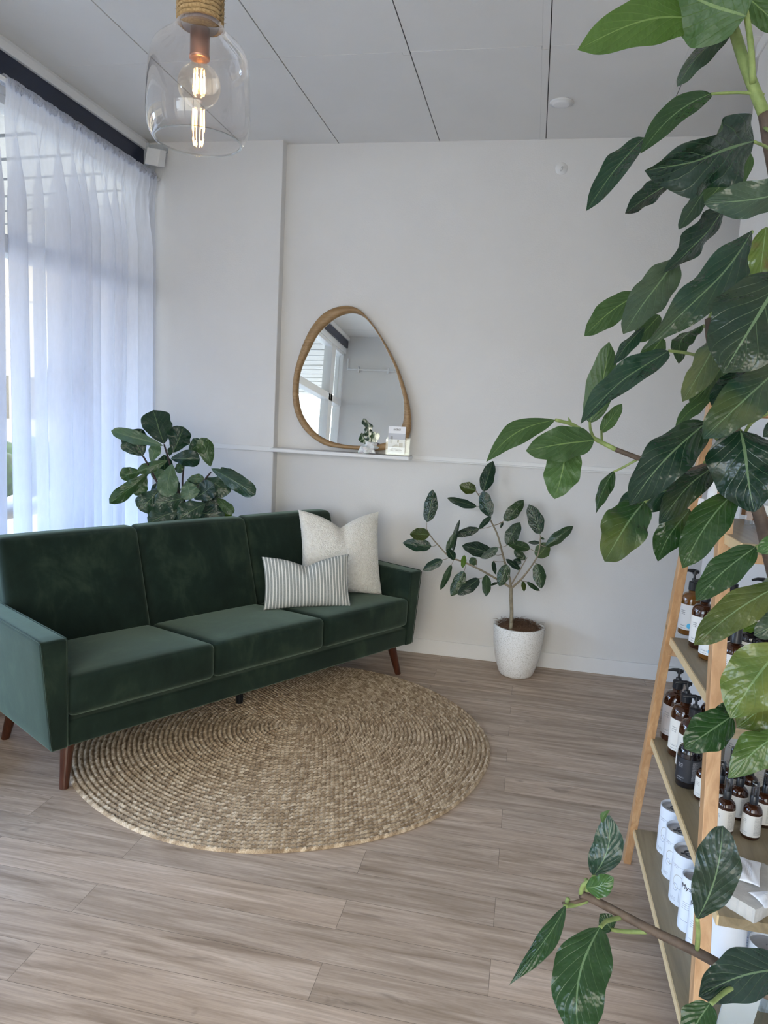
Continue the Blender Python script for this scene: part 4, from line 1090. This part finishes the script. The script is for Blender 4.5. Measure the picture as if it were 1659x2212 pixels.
a = NT('jute_rope'); n_ = a.noise(a.tex('Object'), 220, 3); a.base(a.ramp(n_, [(.3, (.20, .125, .05)), (.7, (.42, .29, .145))])); a.p(Roughness=.9); a.bump(n_, .5, .002); M_ROPE = a.m
rp_ = MB()
for k in range(14):
    zc = 2.186 + k * .0082
    pts = [(.0385 * math.cos(t), .0385 * math.sin(t), lz(zc + .0082 * t / 6.283) + .0006 * math.sin(9 * t)) for t in np.linspace(0, 6.283, 33)]
    rp_.tube(pts, .0044, 6)
for k in range(60):
    t = rng.uniform(0, 6.28); z = lz(2.186 + rng.uniform(0, .11)); r = .042
    rp_.tube([(r * math.cos(t), r * math.sin(t), z), ((r + .006) * math.cos(t + .1), (r + .006) * math.sin(t + .1), z + rng.normal() * .006)], .0003, 3)
rp_.build('rope_wrap', M_ROPE, lamp, smooth=True)
M_COPPER = plain('brushed_copper', (.36, .20, .15), .3, .85)
MB().lathe([(.001, lz(2.34)), (.032, lz(2.33)), (.034, lz(2.188)), (.031, lz(2.180)), (.001, lz(2.180))], 32).build('neck_cap', plain('brown_cap', (.13, .085, .075), .5), lamp, smooth=True)
MB().lathe([(.001, lz(2.20)), (.0175, lz(2.20)), (.0175, lz(2.136)), (.0185, lz(2.132)), (.0185, lz(2.128)), (.014, lz(2.128)), (.001, lz(2.13))], 32).build('lamp_socket', M_COPPER, lamp, smooth=True)
MB().tube([(0, 0, lz(2.335)), (0, 0, 0)], .004, 8).build('cord', M_ROPE, lamp, smooth=True)
MB().lathe([(.001, 0), (.05, 0), (.05, -.012), (.03, -.025), (.001, -.026)][::-1], 32).build('ceiling_rose', M_WHITEP, lamp, smooth=True)
bz = 2.082; br_ = .039
bp = [(.0125, lz(2.13)), (.014, lz(2.122))] + [(br_ * math.sin(t), lz(bz + br_ * math.cos(t))) for t in np.linspace(.42, math.pi - .001, 22)]
bulb = MB().lathe(bp, 40).build('bulb', M_BULBG, lamp, smooth=True)
fb = MB()
for k in range(8):
    t = k * math.pi / 4; r = .0095
    fb.tube([(r * math.cos(t), r * math.sin(t), lz(2.100)), (r * 1.15 * math.cos(t + .1), r * 1.15 * math.sin(t + .1), lz(2.072))], .0013, 6)
fb.build('filament', mat_emit('warm_filament', (1, .58, .22), 60), bulb, smooth=True)
MB().tube([(0, 0, lz(2.128)), (0, 0, lz(2.060))], [.003, .001], 8).build('filament_stem', M_BULBG, bulb, smooth=True)
tag(lamp, 'clear glass pendant lamp with rope-wrapped neck and glowing filament bulb', 'lamp')

# ------------------------------------------------------------------ A-frame ladder shelf
XL = .437; XBk = .755; DXp = XBk - XL
shf = empty('ladder_shelf', (XL, 1.98, 0))
def lg(y, z): return y - 1.98
topz = 1.78
yf = lambda z: 2.50 - .335 * z     # far leg
yn = lambda z: 1.455 + .23 * z     # near leg
def leg_(x, fy, name='leg', w_=.036, d_=.024):
    b = MB(); y0, y1 = fy(0) - 1.98, fy(topz) - 1.98
    b.hexa([(x, y0 - w_ / 2, 0), (x + d_, y0 - w_ / 2, 0), (x + d_, y0 + w_ / 2, 0), (x, y0 + w_ / 2, 0), (x, y1 - w_ / 2, topz), (x + d_, y1 - w_ / 2, topz), (x + d_, y1 + w_ / 2, topz), (x, y1 + w_ / 2, topz)])
    return b.build(name, M_PINE, shf, bevel=.0015)
for x in (-.012, DXp - .012):
    leg_(x, yf); leg_(x, yn, d_=.030)
levels = [(.16, 1.36, 2.435), (.54, 1.46, 2.315), (.902, 1.54, 2.185), (1.275, 1.602, 2.06), (1.60, 1.72, 1.95)]
for z, y0, y1 in levels:
    for fy, sgn in ((yf, -1), (yn, 1)):
        yy = fy(z - .04) - 1.98
        MB().box(.004, DXp, yy - .012, yy + .012, z - .062, z - .022).build('cross_rail', M_PINE, shf, bevel=.001)
    b = MB(); x0 = .0 if z < 1.5 else .03
    b.box(x0 + .004, DXp + .006, y0 - 1.98, y1 - 1.98, z - .022, z, 0)
    b.box(x0, x0 + .004, y0 - 1.98, y1 - 1.98, z - .022, z, 1)
    b.build('shelf_board', mats=[M_BOARD, M_PLYEDGE], parent=shf)
M_BRASS = plain('brass_screw', (.35, .22, .10), .35, .9)
for z in (.93, .98):
    yy = yf(z) - 1.98
    b = MB().lathe([(.001, .0015), (.006, .001), (.007, 0)], 12); b.v = [(-.0125 - z_, yy + y_, z + x_) for x_, y_, z_ in b.v]
    b.build('screw', M_BRASS, shf)
MB().box(0, DXp, -.05, .05, topz - .01, topz + .012).build('top_rail', M_PINE, shf, bevel=.002)
tag(shf, 'pine A-frame ladder shelf with boards full of bottles and canisters', 'shelf')

# ------------------------------------------------------------------ bottles
def glass_dark(name, col, tr=.25):
    a = NT(name); a.base(a.ramp(a.noise(a.tex('Object'), 25), [(.3, tuple(c * .8 for c in col)), (.7, col)])); a.p(Roughness=.06)
    a.bsdf.inputs['Coat Weight'].default_value = .5; a.bsdf.inputs['Transmission Weight'].default_value = tr; return a.m
M_AMB = glass_dark('amber_glass', (.23, .085, .012)); M_AMBD = glass_dark('dark_amber_glass', (.055, .016, .006)); M_BLKG = glass_dark('black_glass', (.012, .010, .012), 0)
def label_mat(name, base, ink, dot=None, t0=.60, t1=.80, front=True):
    a = NT(name); uv = a.new('ShaderNodeUVMap'); s = a.new('ShaderNodeSeparateXYZ'); a.link(uv.outputs[0], s.inputs[0]); U_, V_ = s.outputs[0], s.outputs[1]
    def lines(nl, u0, u1, v0, v1, sc, thr):
        row = a.math('MULTIPLY', V_, float(nl)); fr_ = a.math('FRACT', row); ri = a.math('FLOOR', row)
        cx_ = a.new('ShaderNodeCombineXYZ'); a.link(a.math('MULTIPLY', U_, float(sc)), cx_.inputs[0]); a.link(a.math('MULTIPLY', ri, 7.3), cx_.inputs[1])
        nz_ = a.noise(cx_.outputs[0], 1.0, 1)
        cx2 = a.new('ShaderNodeCombineXYZ'); a.link(a.math('MULTIPLY', ri, 3.17), cx2.inputs[0]); nn = a.noise(cx2.outputs[0], 1.0, 0)
        m_ = a.math('MULTIPLY', band(a, fr_, .25, .72), a.math('GREATER_THAN', nz_, thr))
        m_ = a.math('MULTIPLY', m_, a.math('GREATER_THAN', nn, .36))
        return a.math('MULTIPLY', m_, a.math('MULTIPLY', band(a, U_, u0, u1), band(a, V_, v0, v1)))
    mk = lines(30, t0, t1, .06, .93, 260, .40)
    if front: mk = a.math('MAXIMUM', mk, a.math('MAXIMUM', lines(14, .40, .47, .60, .80, 160, .45), lines(22, .40, .50, .06, .20, 200, .45)))
    c = a.mix(a.math('MULTIPLY', mk, .85), base, ink)
    if dot:
        du = a.math('MULTIPLY', a.math('SUBTRACT', U_, .545), 3.0); dv = a.math('SUBTRACT', V_, .17)
        dd = a.math('SQRT', a.math('ADD', a.math('MULTIPLY', du, du), a.math('MULTIPLY', dv, dv)))
        c = a.mix(a.math('LESS_THAN', dd, .105), c, dot)
    a.base(c); a.p(Roughness=.45); return a.m
M_LBL = label_mat('white_label', (.78, .76, .73), (.12, .12, .13)); M_LBLC = label_mat('cream_label', (.74, .71, .65), (.2, .2, .2))
M_LBLB = label_mat('blue_dot_label', (.78, .77, .75), (.12, .12, .13), (.08, .52, .85)); M_LBLK = label_mat('black_label', (.018, .020, .026), (.42, .42, .44))
M_LBLG = label_mat('grey_label', (.50, .46, .44), (.2, .2, .2))

def bottle(name, r, h, glass, label, top, lab0=.12, lab1=.68):
    """top: pump, spray, cap. rests at z=0; label front (u=.5) looks along local -x"""
    e = empty(name, (0, 0, -50))
    sh_ = h * .74
    P = [(.001, 0), (r * .93, 0), (r, .004), (r, sh_)] + [(r * (.40 + .60 * math.cos(t)), sh_ + (h - sh_) * .72 * math.sin(t)) for t in np.linspace(.12, math.pi / 2, 7)] + [(r * .38, h), (.001, h)]
    MB().lathe(P, 36).build('glass_body', glass, e, smooth=True)
    z0, z1 = h * lab0, h * lab1
    MB().lathe([(r + .0006, z0), (r + .0006, z1)], 48, uv=True).build('label', label, e, smooth=True, uv=True)
    t = MB(); rc = r * .44
    if top == 'pump':
        ridges = 22
        t.lathe([(rc * .9, h - .004), (rc, h - .002), (rc, h + .020), (rc * .8, h + .023), (rc * .55, h + .024), (rc * .5, h + .031), (rc * .30, h + .031), (.0035, h + .032), (.0035, h + .048), (.001, h + .048)], ridges)
        t.tube([(.006, -.009, h + .051), (-.002, .0035, h + .054), (-.010, .017, h + .0545), (-.018, .030, h + .050)], [.0052, .0062, .0045, .0032], 10)
        t.lathe([(.001, h + .044), (.0068, h + .044), (.0068, h + .056), (.001, h + .058)], 14)
        t.build('pump_head', M_BLACK, e, smooth=False)
    elif top == 'spray':
        t.lathe([(rc, h - .004), (rc, h + .016), (rc * .86, h + .018), (rc * .60, h + .020), (rc * .6, h + .034), (.001, h + .036)], 26).build('spray_head', M_BLACK, e, smooth=True)
        MB().lathe([(rc * .95, h + .015), (rc * .95, h + .046), (rc * .85, h + .050), (.001, h + .051)], 26).build('overcap', thin_glass('smoke_cap', (.42, .46, .52), .7, .09) if 'smoke_cap' not in bpy.data.materials else bpy.data.materials['smoke_cap'], e, smooth=True)
    elif top == 'tall':
        t.lathe([(rc * 1.02, h - .004), (rc * 1.02, h + .016), (rc * .92, h + .018), (rc * .86, h + .046), (rc * .78, h + .050), (.001, h + .051)], 26).build('cap', M_BLACK, e, smooth=True)
    else:
        t.lathe([(rc * 1.05, h - .006), (rc * 1.05, h + .016), (rc * .95, h + .019), (.001, h + .019)], 26).build('cap', M_BLACK, e, smooth=True)
    return e
P_SA = bottle('pump_bottle', .031, .135, M_AMB, M_LBLB, 'pump')
P_SB = bottle('pump_bottle', .031, .135, M_AMBD, M_LBL, 'pump')
P_BIG = bottle('pump_bottle', .0365, .168, M_AMBD, M_LBLC, 'pump')
P_BIGG = bottle('pump_bottle', .0365, .168, M_AMBD, M_LBLG, 'pump')
P_BLK = bottle('black_bottle', .031, .125, M_BLKG, M_LBLK, 'cap', .14, .66)
P_SPR = bottle('spray_bottle', .0215, .088, M_AMBD, M_LBLC, 'spray', .10, .70)
P_DOT = bottle('capped_bottle', .0285, .098, M_AMBD, M_LBLB, 'tall', .10, .70)
P_TAL = bottle('capped_bottle', .0285, .098, M_BLKG, M_LBL, 'tall', .10, .70)
P_VIAL = bottle('small_bottle', .0215, .088, M_AMBD, M_LBLC, 'cap', .10, .70)
used = set()
def put(proto, pos, label, group, rz=0.0, sc=None, nz=0.0):
    # aim the label front towards the aisle
    aim = math.atan2(CAM[1] - pos[1], CAM[0] - pos[0])      # direction to the aisle side
    r = aim - math.pi - .30 + rz
    o = dup(proto, pos, r, sc) if proto.name in used else proto
    if proto.name not in used:
        used.add(proto.name); o.location = tuple(map(float, pos)); o.rotation_euler = (0, 0, r)
        if sc: o.scale = sc
    return tag(o, label, 'bottle', group)
Z1, Z2, Z3, Z4 = .16, .54, .902, 1.275
def on(px_, py_, z):
    p = PZ(px_, py_, z); return (float(p[0]), float(p[1]), z)
G3 = 'bottles on the third board of the ladder shelf'; G2 = 'bottles on the second board of the ladder shelf'
put(P_SA, on(1487, 1368, Z3), 'amber pump bottle with blue dot label, furthest left on the third board', G3)
put(P_SB, on(1512, 1398, Z3), 'dark amber pump bottle just right of the orange-amber one', G3)
put(P_SA, on(1533, 1422, Z3), 'brown pump bottle with blue dot half hidden by the near shelf leg', G3, sc=(.95, .95, .88))
put(P_SB, on(1572, 1372, Z3), 'pump bottle standing right behind the near shelf leg', G3)
put(P_SB, on(1596, 1400, Z3), 'pump bottle behind the small bottles under the spotted leaf', G3, rz=1.0, sc=(.9, .9, .9))
put(P_SB, on(1636, 1392, Z3), 'pump bottle with spout turned left at the right edge of the third board', G3)
put(P_DOT, on(1580, 1468, Z3), 'small black-capped bottle with blue dot label beside the shelf leg', G3)
put(P_TAL, on(1613, 1438, Z3), 'small black bottle with tall cap behind the blue dot bottle', G3)
put(P_TAL, on(1646, 1452, Z3), 'small tall-capped bottle above the mottled leaf at the right edge', G3)
put(P_TAL, on(1556, 1432, Z3), 'small dark bottle mostly hidden behind the near shelf leg', G3)
put(P_BIGG, on(1452, 1595, Z2), 'tall pump bottle with greyish label, furthest back on the second board', G2)
put(P_BIG, on(1469, 1629, Z2), 'tall amber pump bottle, middle of the row of three on the second board', G2)
put(P_BIG, on(1487, 1667, Z2), 'tall pump bottle directly behind the black-labelled bottle', G2)
put(P_BLK, on(1483, 1694, Z2), 'black glass bottle with black label and small cap', G2)
put(P_BIG, on(1530, 1625, Z2), 'tall amber bottle mostly behind the shelf leg on the second board', G2, rz=.8)
put(P_BIG, on(1592, 1668, Z2), 'large dark bottle with round shoulder behind the spray bottles', G2)
put(P_BIG, on(1622, 1700, Z2), 'dark pump bottle with spout pointing left behind the mottled leaf', G2, sc=(.8, .8, .8))
put(P_VIAL, on(1517, 1724, Z2), 'small cream-labelled bottle left of the near shelf leg', G2)
put(P_VIAL, on(1530, 1752, Z2), 'small cream-labelled bottle half behind the near shelf leg', G2)
GS = 'spray bottles at the front of the second board'
put(P_SPR, on(1562, 1794, Z2), 'amber spray bottle with smoky cap right beside the near shelf leg', GS)
put(P_SPR, on(1590, 1764, Z2), 'spray bottle with smoky cap in the middle of the group', GS)
put(P_SPR, on(1619, 1806, Z2), 'spray bottle with cream label nearest the stone slab', GS)
put(P_SPR, on(1646, 1780, Z2), 'spray bottle with smoky cap at the right edge of the group', GS)
put(P_SPR, on(1575, 1722, Z2), 'spray bottle behind the group, level with the curled leaf tip', GS)
put(P_SPR, on(1612, 1738, Z2), 'spray bottle behind the middle one, under the leaf', GS)
put(P_SPR, on(1548, 1756, Z2), 'spray bottle tucked behind the near shelf leg', GS)

# perfume bottles on the top board
M_CLR = thin_glass('clear_perfume_glass', (.93, .94, .94), .8, .10); M_LIQ = NT('amber_liquid'); M_LIQ.base((.50, .20, .03)); M_LIQ.p(Roughness=.1); M_LIQ.bsdf.inputs['Transmission Weight'].default_value = .4; M_LIQ = M_LIQ.m
pf = empty('perfume_bottle', (0, 0, -50))
MB().box(-.011, .011, -.011, .011, 0, .070).build('glass_body', M_CLR, pf, bevel=.001)
MB().box(-.008, .008, -.008, .008, .012, .040).build('liquid', M_LIQ, pf)
MB().box(-.0118, -.0112, -.008, .008, .044, .064).build('label', M_WHITEP, pf)
MB().lathe([(.006, .070), (.006, .080), (.009, .080), (.009, .094), (.001, .094)], 16).build('cap', M_CLR, pf, smooth=True)
for k, (x, y, lab) in enumerate([(1610, 1122, 'small clear perfume bottle with amber liquid, leftmost on the upper board'), (1622, 1134, 'small clear perfume bottle, second from the left on the upper board'), (1640, 1143, 'small clear perfume bottle with white label on the upper board'), (1656, 1153, 'small clear perfume bottle at the right edge of the upper board')]):
    o = pf if k == 0 else dup(pf, (0, 0, 0)); o.location = on(x, y, Z4); o.rotation_euler = (0, 0, .7)
    tag(o, lab, 'bottle', 'perfume bottles on the upper board')
o = MB().lathe([(.001, 0), (.024, 0), (.025, .002), (.025, .098), (.024, .100), (.008, .100), (.008, .02)], 32).build('paper_roll', plain('white_paper', (.80, .79, .77), .8), smooth=True)
p = on(1545, 1122, Z4); o.location = (p[0], min(p[1], 2.02), Z4); tag(o, 'white paper roll standing at the far end of the upper board', 'paper roll')
o = MB().box(-.001, .001, -.02, .02, 0, .05).build('price_card', M_WHITEP); o.location = (XL + .012, 2.035, Z4); o.rotation_euler = (0, -.1, .3); tag(o, 'small white card leaning beside the far shelf leg on the upper board', 'card')
o = MB().lathe([(.001, 0), (.014, 0), (.015, .01), (.015, .07), (.010, .08), (.010, .10), (.001, .102)], 20).build('glass_bottle', M_CLR, smooth=True); o.location = (XL + .06, 1.90, 1.60); tag(o, 'small clear bottle on the topmost board behind the leaves', 'bottle')

# canisters on the lowest board
M_TUBE = plain('white_card_tube', (.76, .79, .84), .6, noise_amt=.02); M_LID = plain('silver_lid', (.50, .49, .49), .35, .4, noise_amt=.03)
a = NT('tube_print'); uv = a.new('ShaderNodeUVMap'); s = a.new('ShaderNodeSeparateXYZ'); a.link(uv.outputs[0], s.inputs[0]); U_, V_ = s.outputs[0], s.outputs[1]
def ring(a, cu, cv, su, r0, r1):
    du = a.math('MULTIPLY', a.math('SUBTRACT', U_, cu), su); dv = a.math('SUBTRACT', V_, cv)
    dd = a.math('SQRT', a.math('ADD', a.math('MULTIPLY', du, du), a.math('MULTIPLY', dv, dv))); return band(a, dd, r0, r1)
rg1 = ring(a, .50, .48, 2.4, .125, .137); rg2 = ring(a, .475, .36, 2.6, .065, .072)
bxo = a.math('MULTIPLY', band(a, U_, .52, .575), band(a, V_, .10, .36)); bxi = a.math('MULTIPLY', band(a, U_, .524, .571), band(a, V_, .107, .353))
bxl = a.math('SUBTRACT', bxo, bxi)
rows = a.math('MULTIPLY', band(a, a.math('FRACT', a.math('MULTIPLY', V_, 40)), .3, .6), a.math('MULTIPLY', band(a, U_, .42, .49), a.math('ADD', band(a, V_, .08, .14), band(a, V_, .72, .80))))
rows = a.math('MULTIPLY', rows, a.math('GREATER_THAN', a.noise(uv.outputs[0], 120, 1), .45))
seam = band(a, V_, .775, .781)
c = a.mix(rg1, (.76, .79, .84), (.45, .42, .34)); c = a.mix(rg2, c, (.16, .20, .34)); c = a.mix(bxl, c, (.40, .42, .48)); c = a.mix(rows, c, (.2, .2, .24)); c = a.mix(seam, c, (.45, .46, .5))
a.base(c); a.p(Roughness=.55); M_TUBEP = a.m
a = NT('slim_tube_print'); uv = a.new('ShaderNodeUVMap'); s = a.new('ShaderNodeSeparateXYZ'); a.link(uv.outputs[0], s.inputs[0]); U_, V_ = s.outputs[0], s.outputs[1]
rows = a.math('MULTIPLY', band(a, a.math('FRACT', a.math('MULTIPLY', V_, 26)), .3, .55), a.math('MULTIPLY', band(a, U_, .44, .56), a.math('ADD', band(a, V_, .42, .56), band(a, V_, .18, .24))))
rows = a.math('MULTIPLY', rows, a.math('GREATER_THAN', a.noise(uv.outputs[0], 150, 1), .48))
a.base(a.mix(rows, (.78, .81, .86), (.12, .13, .2))); a.p(Roughness=.55); M_SLIM = a.m
def canister(name, r, h, mat, logo=True, lid=True, word=None):
    e = empty(name, (0, 0, -50))
    MB().lathe([(r * .985, 0), (r, .002), (r, h)], 48, uv=True).build('tube_body', mat, e, smooth=True, uv=True)
    rim = MB().lathe([(r, h - .0005), (r, h + .002), (r * .96, h + .0025), (r * .94, h - .001), (r * .93, h - .006)], 48).build('rim', M_TUBE, e, smooth=True)
    MB().lathe([(r * .94, h - .006), (r * .80, h - .007), (r * .78, h - .0055), (r * .55, h - .0055), (.001, h - .0055)], 48).build('lid', M_LID if lid else M_TUBE, e, smooth=True)
    MB().lathe([(.001, .0), (r * .985, 0)], 32).build('bottom', M_TUBE, e)
    if logo: text_mesh('lid_logo', 'φ', r * 1.1, M_BLACK, Matrix.Translation((-.002, 0, h - .0045)) @ Matrix.Rotation(-2.2, 4, 'Z'), e, .0003)
    if word:
        tm = text_mesh('wordmark', word, .020, M_BLACK, Matrix.Identity(4), e, .0002)
        for v in tm.data.vertices:        # wrap round the tube
            x, y, z = v.co; th = math.pi + x / r
            v.co = ((r + .0006 + z) * math.cos(th), (r + .0006 + z) * math.sin(th), h * .84 + y)
    return e
CA = canister('canister', .046, .150, M_TUBEP)
CB = canister('slim_canister', .031, .150, M_SLIM, logo=False, word='Myst')
CC = canister('wide_canister', .042, .150, M_TUBE, logo=False, lid=False)
GC = 'white canisters on the lowest board'
def putc(proto, pos, lab, rz=0.0, sc=None, g=GC):
    aim = math.atan2(CAM[1] - pos[1], CAM[0] - pos[0]); r = aim - math.pi + rz
    if proto.name in used: o = dup(proto, pos, r, sc)
    else:
        used.add(proto.name); o = proto; o.location = pos; o.rotation_euler = (0, 0, r)
        if sc: o.scale = sc
    return tag(o, lab, 'canister', g)
putc(CA, on(1450, 1838, Z1), 'white canister at the far end of the row on the lowest board', -.55, (1, 1, 1.0))
putc(CA, on(1463, 1890, Z1), 'white canister with silver lid, middle of the row of three', -.55)
putc(CA, on(1480, 1945, Z1), 'white canister with silver lid, nearest of the row of three', -.55)
putc(CC, (.60, 2.22, Z1), 'plain white tube behind the row of canisters', 0, (1, 1, 1.5))
putc(CB, on(1488, 2003, Z1), 'slim white canister left of the near shelf leg', -.5, g='slim canisters on the lowest board')
putc(CB, on(1507, 2046, Z1), 'slim white canister half behind the near shelf leg', -.5, g='slim canisters on the lowest board')
putc(CC, on(1556, 2135, Z1), 'plain white open canister right of the near shelf leg', 0)
putc(CB, on(1640, 2160, Z1), 'white canister behind the lower leaf at the right edge', -.5, (1.25, 1.25, 1), g='slim canisters on the lowest board')
putc(CB, on(1600, 2085, Z1), 'tall white printed canister in the back row', .3, (1.2, 1.2, 1.25), g='slim canisters on the lowest board')
putc(CC, on(1535, 2010, Z1), 'white canister behind the near shelf leg', 0, (.9, .9, 1.15))

# stone slab with sachets at the near end of the second board
a = NT('travertine'); v = a.tex('Object'); a.base(a.ramp(a.noise(v, 18, 5), [(.3, (.36, .34, .31)), (.6, (.50, .48, .44)), (.8, (.62, .60, .56))])); a.p(Roughness=.8); a.bump(a.noise(v, 60, 4), .4, .004); M_STONE = a.m
pA = PZ(1553, 1918, Z2 + .03); pB = PZ(1632, 1965, Z2 + .03)
d1 = (pB - pA); d1[2] = 0; L1 = np.linalg.norm(d1); d1 /= L1; d2 = np.array([-d1[1], d1[0], 0])
if d2[1] < 0: d2 = -d2
slab = empty('stone_slab', (float(pA[0]), float(pA[1]), Z2))
nsg = 14; V = []; 
edge = [np.array([L1 * k / nsg, -.0 + .0006 * math.sin(k * 2.1), 0]) for k in range(nsg + 1)] + [np.array([L1 + .0012 * math.sin(k * 3.3) + .002, .17 * k / nsg, 0]) for k in range(1, nsg + 1)] + [np.array([L1 * (1 - k / nsg), .17, 0]) for k in range(1, nsg + 1)] + [np.array([.0008 * math.sin(k * 2.7), .17 * (1 - k / nsg), 0]) for k in range(1, nsg)]
K = len(edge)
for z in (0, .015, .030):
    for q in edge:
        V.append(d1 * (q[0]) + d2 * q[1] + np.array([0, 0, z]))
Fc = [(j * K + i, j * K + (i + 1) % K, (j + 1) * K + (i + 1) % K, (j + 1) * K + i) for j in range(2) for i in range(K)] + [tuple(range(2 * K, 3 * K)), tuple(range(K - 1, -1, -1))]
mesh_obj('slab_body', V, Fc, M_STONE, slab, smooth=False)
tag(slab, 'rough pale stone slab lying at the near end of the second board', 'stone slab')
a = NT('sachet_print'); uv = a.new('ShaderNodeUVMap'); s = a.new('ShaderNodeSeparateXYZ'); a.link(uv.outputs[0], s.inputs[0]); U_, V_ = s.outputs[0], s.outputs[1]
rows = a.math('MULTIPLY', band(a, a.math('FRACT', a.math('MULTIPLY', U_, 26)), .3, .6), a.math('MULTIPLY', band(a, U_, .25, .65), band(a, V_, .22, .82)))
rows = a.math('MULTIPLY', rows, a.math('GREATER_THAN', a.noise(uv.outputs[0], 60, 1), .42))
a.base(a.mix(rows, (.80, .81, .83), (.28, .28, .32))); a.p(Roughness=.35); M_SACH = a.m
def sachet(px_, py_, ang, lab):
    o = pillow('sachet', .050, .100, .012, .0, M_SACH, n=24, pinch=.10)
    p = PZ(px_, py_, Z2 + .037)
    place(o, p + np.array([-math.sin(ang), math.cos(ang), 0]) * -.04, (math.cos(ang), math.sin(ang), 0), (-math.sin(ang), math.cos(ang), .0))
    return tag(o, lab, 'sachet', 'white sachets on the stone slab')
sachet(1615, 1886, -.30, 'small white printed sachet lying on the stone slab')
sachet(1672, 1942, -1.2, 'white sachet at the right edge of the stone slab')

# clear brochure holder at the bottom right
bh = empty('brochure_holder', (.50, 1.30, 0))
bh.location = (.565, 1.585, Z1)
for k, x in enumerate((-.075, .03)):
    MB().add([(x, 0, 0), (x + .09, 0, 0), (x + .09, -.05, .16), (x, -.05, .16), (x, .003, 0), (x + .09, .003, 0), (x + .09, -.047, .16), (x, -.047, .16)], [(0, 1, 2, 3), (7, 6, 5, 4), (0, 4, 5, 1), (2, 6, 7, 3), (1, 5, 6, 2), (0, 3, 7, 4)]).build('acrylic_pocket', M_ACRY, bh)
    MB().box(x, x + .003, -.03, .03, 0, .12).box(x + .088, x + .091, -.03, .03, 0, .12).build('acrylic_side', M_ACRY, bh)
MB().box(-.08, .125, -.03, .03, 0, .004).build('acrylic_base', M_ACRY, bh)
tag(bh, 'clear acrylic brochure holder at the near end of the lowest board', 'brochure holder')
M_MINT = plain('mint_card', (.42, .60, .50), .6)
for k, (x, mt_, lab) in enumerate([(-.03, M_WHITEP, 'white brochure standing left in the clear holder'), (.072, M_MINT, 'mint green brochure standing right in the clear holder')]):
    o = MB().add([(-.035, 0, 0), (.035, 0, 0), (.035, -.045, .15), (-.035, -.045, .15), (-.035, .004, 0), (.035, .004, 0), (.035, -.041, .15), (-.035, -.041, .15)], [(0, 1, 2, 3), (7, 6, 5, 4), (0, 4, 5, 1), (2, 6, 7, 3), (1, 5, 6, 2), (0, 3, 7, 4)]).build('brochure', mt_)
    o.location = (.565 + x, 1.592, Z1 + .004); tag(o, lab, 'brochure')
